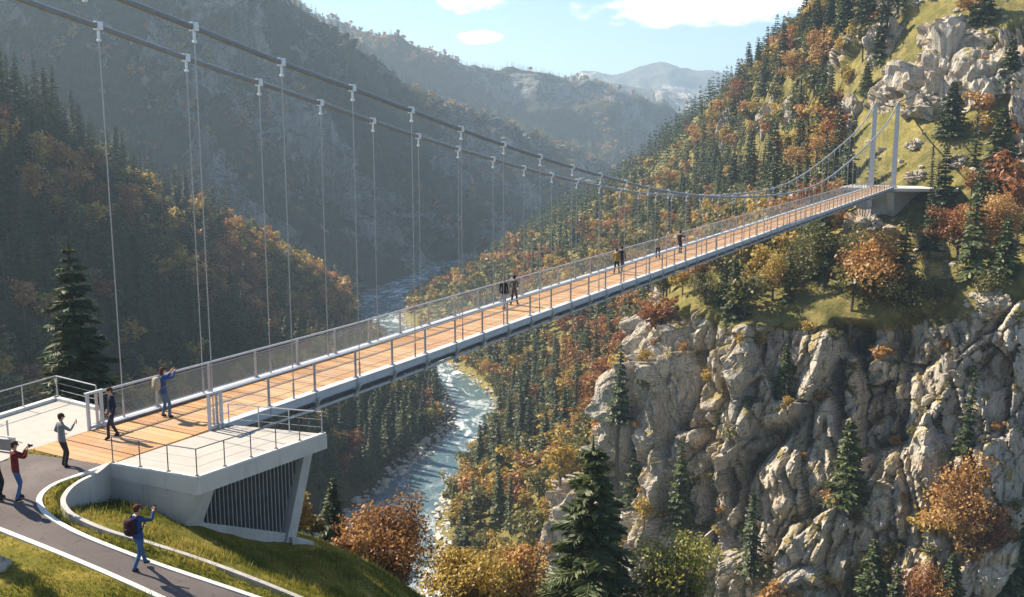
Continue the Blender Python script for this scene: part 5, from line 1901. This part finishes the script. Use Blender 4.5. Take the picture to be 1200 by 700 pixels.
def merged(name, items, label, lod_far=420):
    acc = {}
    for p, mk, h, dd in items:
        kind = 'spruce' if mk in ('spruce', 'larch') else 'leafy'
        lod = 0 if dd < lod_far else 1
        V, F, a, TV, TF = LIB[kind, lod, random.randrange(6)]
        c, s = math.cos(random.uniform(0, 6.28)), 0
        ang = random.uniform(0, 6.28); c, s = math.cos(ang), math.sin(ang)
        sx = h * random.uniform(.9, 1.2)
        X = np.stack([(V[:, 0] * c - V[:, 1] * s) * sx, (V[:, 0] * s + V[:, 1] * c) * sx, V[:, 2] * h], 1) + p - np.array([0, 0, (.13 if kind == 'leafy' else .04) * h])
        acc.setdefault(mk, []).append((X, np.clip(a * .6 + random.uniform(0, .4), 0, 1)))
    Vs, Fs, As, fm, mats, base = [], [], [], [], [], 0
    for j, (mk, L) in enumerate(acc.items()):
        X = np.concatenate([q[0] for q in L]); A = np.concatenate([q[1] for q in L])
        F = np.arange(base, base + len(X)).reshape(-1, 4)
        Vs.append(X); As.append(A); Fs.append(F); fm.append(np.full(len(F), j)); mats.append(M[mk]); base += len(X)
    o = link(name, mesh_np(name, np.concatenate(Vs), np.concatenate(Fs), mats, np.concatenate(fm), {'var': np.concatenate(As)}))
    return tag(o, label, 'forest', None, 'stuff')


merged('valley_forest', [(t[0], t[1], t[2], t[5]) for i, t in enumerate(TREES) if i not in single and t[6] == 'right'], 'mixed autumn forest covering the sunny right side of the valley')
merged('hillside_forest', [(t[0], t[1], t[2], t[5]) for i, t in enumerate(TREES) if i not in single and t[6] == 'left'], 'dark mixed forest covering the left hillside')

# far woods on the hazy mountain and the ridge behind it
far = []
pts, px, py, d = scatter('rear_mountain', 90000, 5.2, lambda p, px, py, d, nz, rk, g: g.random(len(p)) < np.where(rk > .5, .16, .95) * np.where(nz < .3, .2, 1), 503)
cl2 = fbm(pts * 0.012, 3, 621)
for i in range(len(pts)):
    mk = ('spruce' if random.random() < .8 else 'larch') if random.random() < .86 - .6 * cl2[i] else random.choice(['rust', 'orange', 'olive', 'olive'])
    far.append((pts[i], mk, random.uniform(6.5, 11), d[i]))
merged('rear_mountain_forest', far, 'hazy dark forest on the shaded mountain behind the left hillside', 0)
far = []
pts, px, py, d = scatter('forested_ridge', 90000, 7.5, lambda p, px, py, d, nz, rk, g: g.random(len(p)) < np.where(rk > .5, .3, .95), 504)
cl2 = fbm(pts * 0.006, 3, 631)
for i in range(len(pts)):
    mk = 'spruce' if random.random() < .72 - 1.0 * cl2[i] else random.choice(['rust', 'orange', 'olive', 'larch'])
    far.append((pts[i], mk, random.uniform(7, 12), d[i]))
merged('ridge_forest', far, 'distant forest along the bluish ridge beyond the gorge', 0)
print('TREES', len(TREES), len(vis), cnt)

# ------------------------------------------------------------------ outcrops, river stones
OC = [('large pale rock bluff at the upper right, sunlit on its left face', 1108, 78, 112, 110, .3), ('darker shoulder of rock right of the large pale bluff', 1164, 88, 90, 92, 1.1),
      ('upright pale rock rib above the meadow left of the large bluff', 1038, 44, 52, 60, .7), ('broad upper buttress joined to the top of the large pale bluff', 1124, 34, 96, 74, 2.0), ('sloping pale rock step below the large bluff', 1094, 118, 74, 44, 1.5),
      ('tilted pale rock slab among the trees left of the spruce row', 852, 150, 24, 52, .2),
      ('broad pale bluff among spruces below the skyline', 903, 128, 40, 54, .4), ('pale rock under the orange skyline trees', 936, 118, 34, 44, .9),
      ('pinkish bluff directly behind the left pylon', 1000, 128, 44, 56, .1), ('rock spur right of the right pylon top', 1078, 118, 34, 40, .5),
      ('low pale rock on the meadow right of the backstay', 1124, 186, 34, 20, .8), ('small pale rock below the abutment slab', 1008, 262, 44, 34, .6),
      ('rounded mossy rock at the right edge above the cliff', 1160, 350, 50, 36, .2), ('pale stone on the meadow above the backstay', 1076, 168, 26, 16, .3), ('low pale rock ridge left of the right pylon foot', 1075, 205, 30, 14, .3)]
for i, (lab, px, py, w, h, rz) in enumerate(OC):
    c = hit_px(px, py + h * .25)
    if c is None: continue
    dd = (c - CC) @ CF
    rw = w / 2 * dd / FPX; rh = h / 2 * dd / FPX
    o = boulder('rock_outcrop', tuple(c + np.array([rw * .3, rw * .5, 0])), rw, 50 + i, 5, M['stone'], (1, .95, rh / rw), rz)
    tag(o, lab, 'rock')
V_, F_ = [], []
base = 0
import bmesh
bm = bmesh.new(); bmesh.ops.create_icosphere(bm, subdivisions=1, radius=1.0)
IV = np.array([v.co for v in bm.verts]); IF = np.array([[v.index for v in f.verts] for f in bm.faces]); bm.free()
gx = rng.uniform(-160, 60, 60000); gy = rng.uniform(150, 560, 60000)
k = 0
for x, y in zip(gx, gy):
    h = PATCH['mountainside']['bvh'].ray_cast(Vector((x, y, 400)), Vector((0, 0, -1)))
    h2 = PATCH['wooded_hillside']['bvh'].ray_cast(Vector((x, y, 400)), Vector((0, 0, -1)))
    z = max(h[0].z if h[0] else -99, h2[0].z if h2[0] else -99)
    if -76.7 < z < -75.0:
        r = random.uniform(.2, .7) * (1 if random.random() < .88 else 2.0)
        X = IV * (1 + .25 * rng.normal(0, 1, (len(IV), 1))) * np.array([r, r * random.uniform(.7, 1.3), r * .6]) + np.array([x, y, max(z, -76.1) + r * .15])
        V_.append(X); F_.append(IF + base); base += len(IV); k += 1
SC_V, SC_F, sb = [], [], 0
pts, px, py, d = scatter('mountainside', 30000, 1.7, lambda p, px, py, d, nz, rk, g: (px > 930) & (py < 345) & (rk < .5) & (nz > .4) & (g.random(len(p)) < .15 + .85 * (fbm(p * .06, 3, 700) > .12)), 506)
for q in pts[:900]:
    r = random.uniform(.25, .7) * (1 if random.random() < .85 else 2.2)
    h_, _ = facets(IV * 1.2 + q, 3, .8)
    X = IV * (1 + .5 * h_[:, None]) * np.array([r, r * random.uniform(.7, 1.4), r * .75]) + q + np.array([0, 0, r * .2])
    SC_V.append(X); SC_F.append(IF + sb); sb += len(IV)
o = link('scree_stones', mesh_np('scree_stones', np.concatenate(SC_V), np.concatenate(SC_F), [M['stone']], None, {'rock': np.ones(sb)})); tag(o, 'pale loose stones strewn over the upper meadow near the pylons', 'stones', None, 'stuff')
M['pebble'] = simple('river_stone', (0.50, 0.47, 0.42), (0.36, 0.34, 0.31), 0.6, 0.85)
if V_:
    o = link('river_stones', mesh_np('river_stones', np.concatenate(V_), np.concatenate(F_), [M['pebble']])); tag(o, 'pale boulders and gravel lining the river banks', 'stones', None, 'stuff')

# ------------------------------------------------------------------ air, sun, sky
HX = 5200
mb = MB(); mb.box((0, 2700, 116), (HX, 0, 0), (0, 3250, 0), (0, 0, 199))
t = NT('valley_haze')
t.N.remove(t.out); t.out = t.n('ShaderNodeOutputMaterial')
pv = t.n('ShaderNodeVolumePrincipled', {'Color': (0.58, 0.78, 0.98), 'Density': 0.00027, 'Anisotropy': 0.3})
t.L.new(pv.outputs[0], t.out.inputs['Volume'])
o = mb.build('haze', t.mat); o['kind'] = 'stuff'; o['label'] = 'thin bluish autumn haze filling the valley'
o.visible_shadow = True

SUN_AZ = math.atan2(-0.86, 0.51)     # towards the sun, from +Y towards +X
SUN_EL = R_(42)
sd = bpy.data.lights.new('sun', 'SUN'); sd.energy = 5.0; sd.angle = R_(0.5); sd.color = (1.0, 0.88, 0.70)
so = bpy.data.objects.new('sun', sd); COL.objects.link(so)
dirv = Vector((math.sin(SUN_AZ) * math.cos(SUN_EL), math.cos(SUN_AZ) * math.cos(SUN_EL), math.sin(SUN_EL)))
so.rotation_euler = dirv.to_track_quat('Z', 'Y').to_euler()
w = bpy.data.worlds.new("World"); sc.world = w; w.use_nodes = True
nt = w.node_tree; nt.nodes.clear()
N = nt.nodes.new; L = nt.links.new
sky = N('ShaderNodeTexSky'); sky.sky_type = 'NISHITA'; sky.sun_disc = False
sky.sun_elevation = SUN_EL; sky.sun_rotation = SUN_AZ; sky.altitude = 1500; sky.air_density = 1.0; sky.dust_density = 0.1; sky.ozone_density = 2.5
bg = N('ShaderNodeBackground'); bg.inputs[1].default_value = 0.075
out = N('ShaderNodeOutputWorld')
# clouds, defined by direction in the sky
geo = N('ShaderNodeTexCoord')
nrm = N('ShaderNodeVectorMath'); nrm.operation = 'NORMALIZE'; L(geo.outputs['Generated'], nrm.inputs[0])
CLOUDS = [((830, 8), .125, .020), ((900, 2), .06, .016), ((545, 3), .05, .012), ((566, 45), .026, .008), ((1100, -60), .2, .03), ((300, -80), .2, .03)]
acc = None
mp = N('ShaderNodeMapping'); mp.inputs['Scale'].default_value = (1, 1, 2.2); L(nrm.outputs[0], mp.inputs['Vector'])
cn = N('ShaderNodeTexNoise'); cn.inputs['Scale'].default_value = 16; cn.inputs['Detail'].default_value = 9; cn.inputs['Roughness'].default_value = .6; L(mp.outputs[0], cn.inputs['Vector'])
for (px, py), rx, ry in CLOUDS:
    c = unit(ray(px, py)); sx_ = unit(np.cross(c, (0, 0, 1))); uy = np.cross(sx_, c)
    parts = []
    for ax_, r in ((sx_, rx), (uy, ry)):
        dt = N('ShaderNodeVectorMath'); dt.operation = 'DOT_PRODUCT'; L(nrm.outputs[0], dt.inputs[0]); dt.inputs[1].default_value = tuple(ax_ / r)
        sub = N('ShaderNodeMath'); sub.operation = 'SUBTRACT'; L(dt.outputs['Value'], sub.inputs[0]); sub.inputs[1].default_value = float((c @ ax_) / r)
        sq = N('ShaderNodeMath'); sq.operation = 'MULTIPLY'; L(sub.outputs[0], sq.inputs[0]); L(sub.outputs[0], sq.inputs[1])
        parts.append(sq)
    ad = N('ShaderNodeMath'); ad.operation = 'ADD'; L(parts[0].outputs[0], ad.inputs[0]); L(parts[1].outputs[0], ad.inputs[1])
    one = N('ShaderNodeMath'); one.operation = 'SUBTRACT'; one.inputs[0].default_value = 1.0; L(ad.outputs[0], one.inputs[1]); 
    if acc is None: acc = one
    else:
        mx = N('ShaderNodeMath'); mx.operation = 'MAXIMUM'; L(acc.outputs[0], mx.inputs[0]); L(one.outputs[0], mx.inputs[1]); acc = mx
a1 = N('ShaderNodeMath'); a1.operation = 'MULTIPLY_ADD'; L(cn.outputs['Fac'], a1.inputs[0]); a1.inputs[1].default_value = 4.2; a1.inputs[2].default_value = -2.2
a2 = N('ShaderNodeMath'); a2.operation = 'ADD'; L(a1.outputs[0], a2.inputs[0])
cl_ = N('ShaderNodeMath'); cl_.operation = 'MAXIMUM'; L(acc.outputs[0], cl_.inputs[0]); cl_.inputs[1].default_value = -1.5
L(cl_.outputs[0], a2.inputs[1])
mr = N('ShaderNodeMapRange'); mr.interpolation_type = 'SMOOTHSTEP'; L(a2.outputs[0], mr.inputs[0]); mr.inputs[1].default_value = 0.0; mr.inputs[2].default_value = 0.9; mr.inputs[4].default_value = .92
mix = N('ShaderNodeMix'); mix.data_type = 'RGBA'; L(mr.outputs[0], mix.inputs[0]); L(sky.outputs[0], mix.inputs[6]); mix.inputs[7].default_value = (17, 16.4, 15.6, 1)
L(mix.outputs[2], bg.inputs[0]); L(bg.outputs[0], out.inputs[0])

vs = sc.view_settings
vs.view_transform = 'Standard'; vs.look = 'None'; vs.gamma = 1; vs.use_curve_mapping = False
vs.exposure = 1.32
cy = sc.cycles
cy.max_bounces = 5; cy.diffuse_bounces = 3; cy.glossy_bounces = 2; cy.transmission_bounces = 3; cy.volume_bounces = 0; cy.transparent_max_bounces = 4
cy.use_denoising = True
try: cy.denoiser = 'OPENIMAGEDENOISE'
except Exception: pass
cy.use_adaptive_sampling = True; cy.adaptive_threshold = 0.015
cy.caustics_reflective = False; cy.caustics_refractive = False
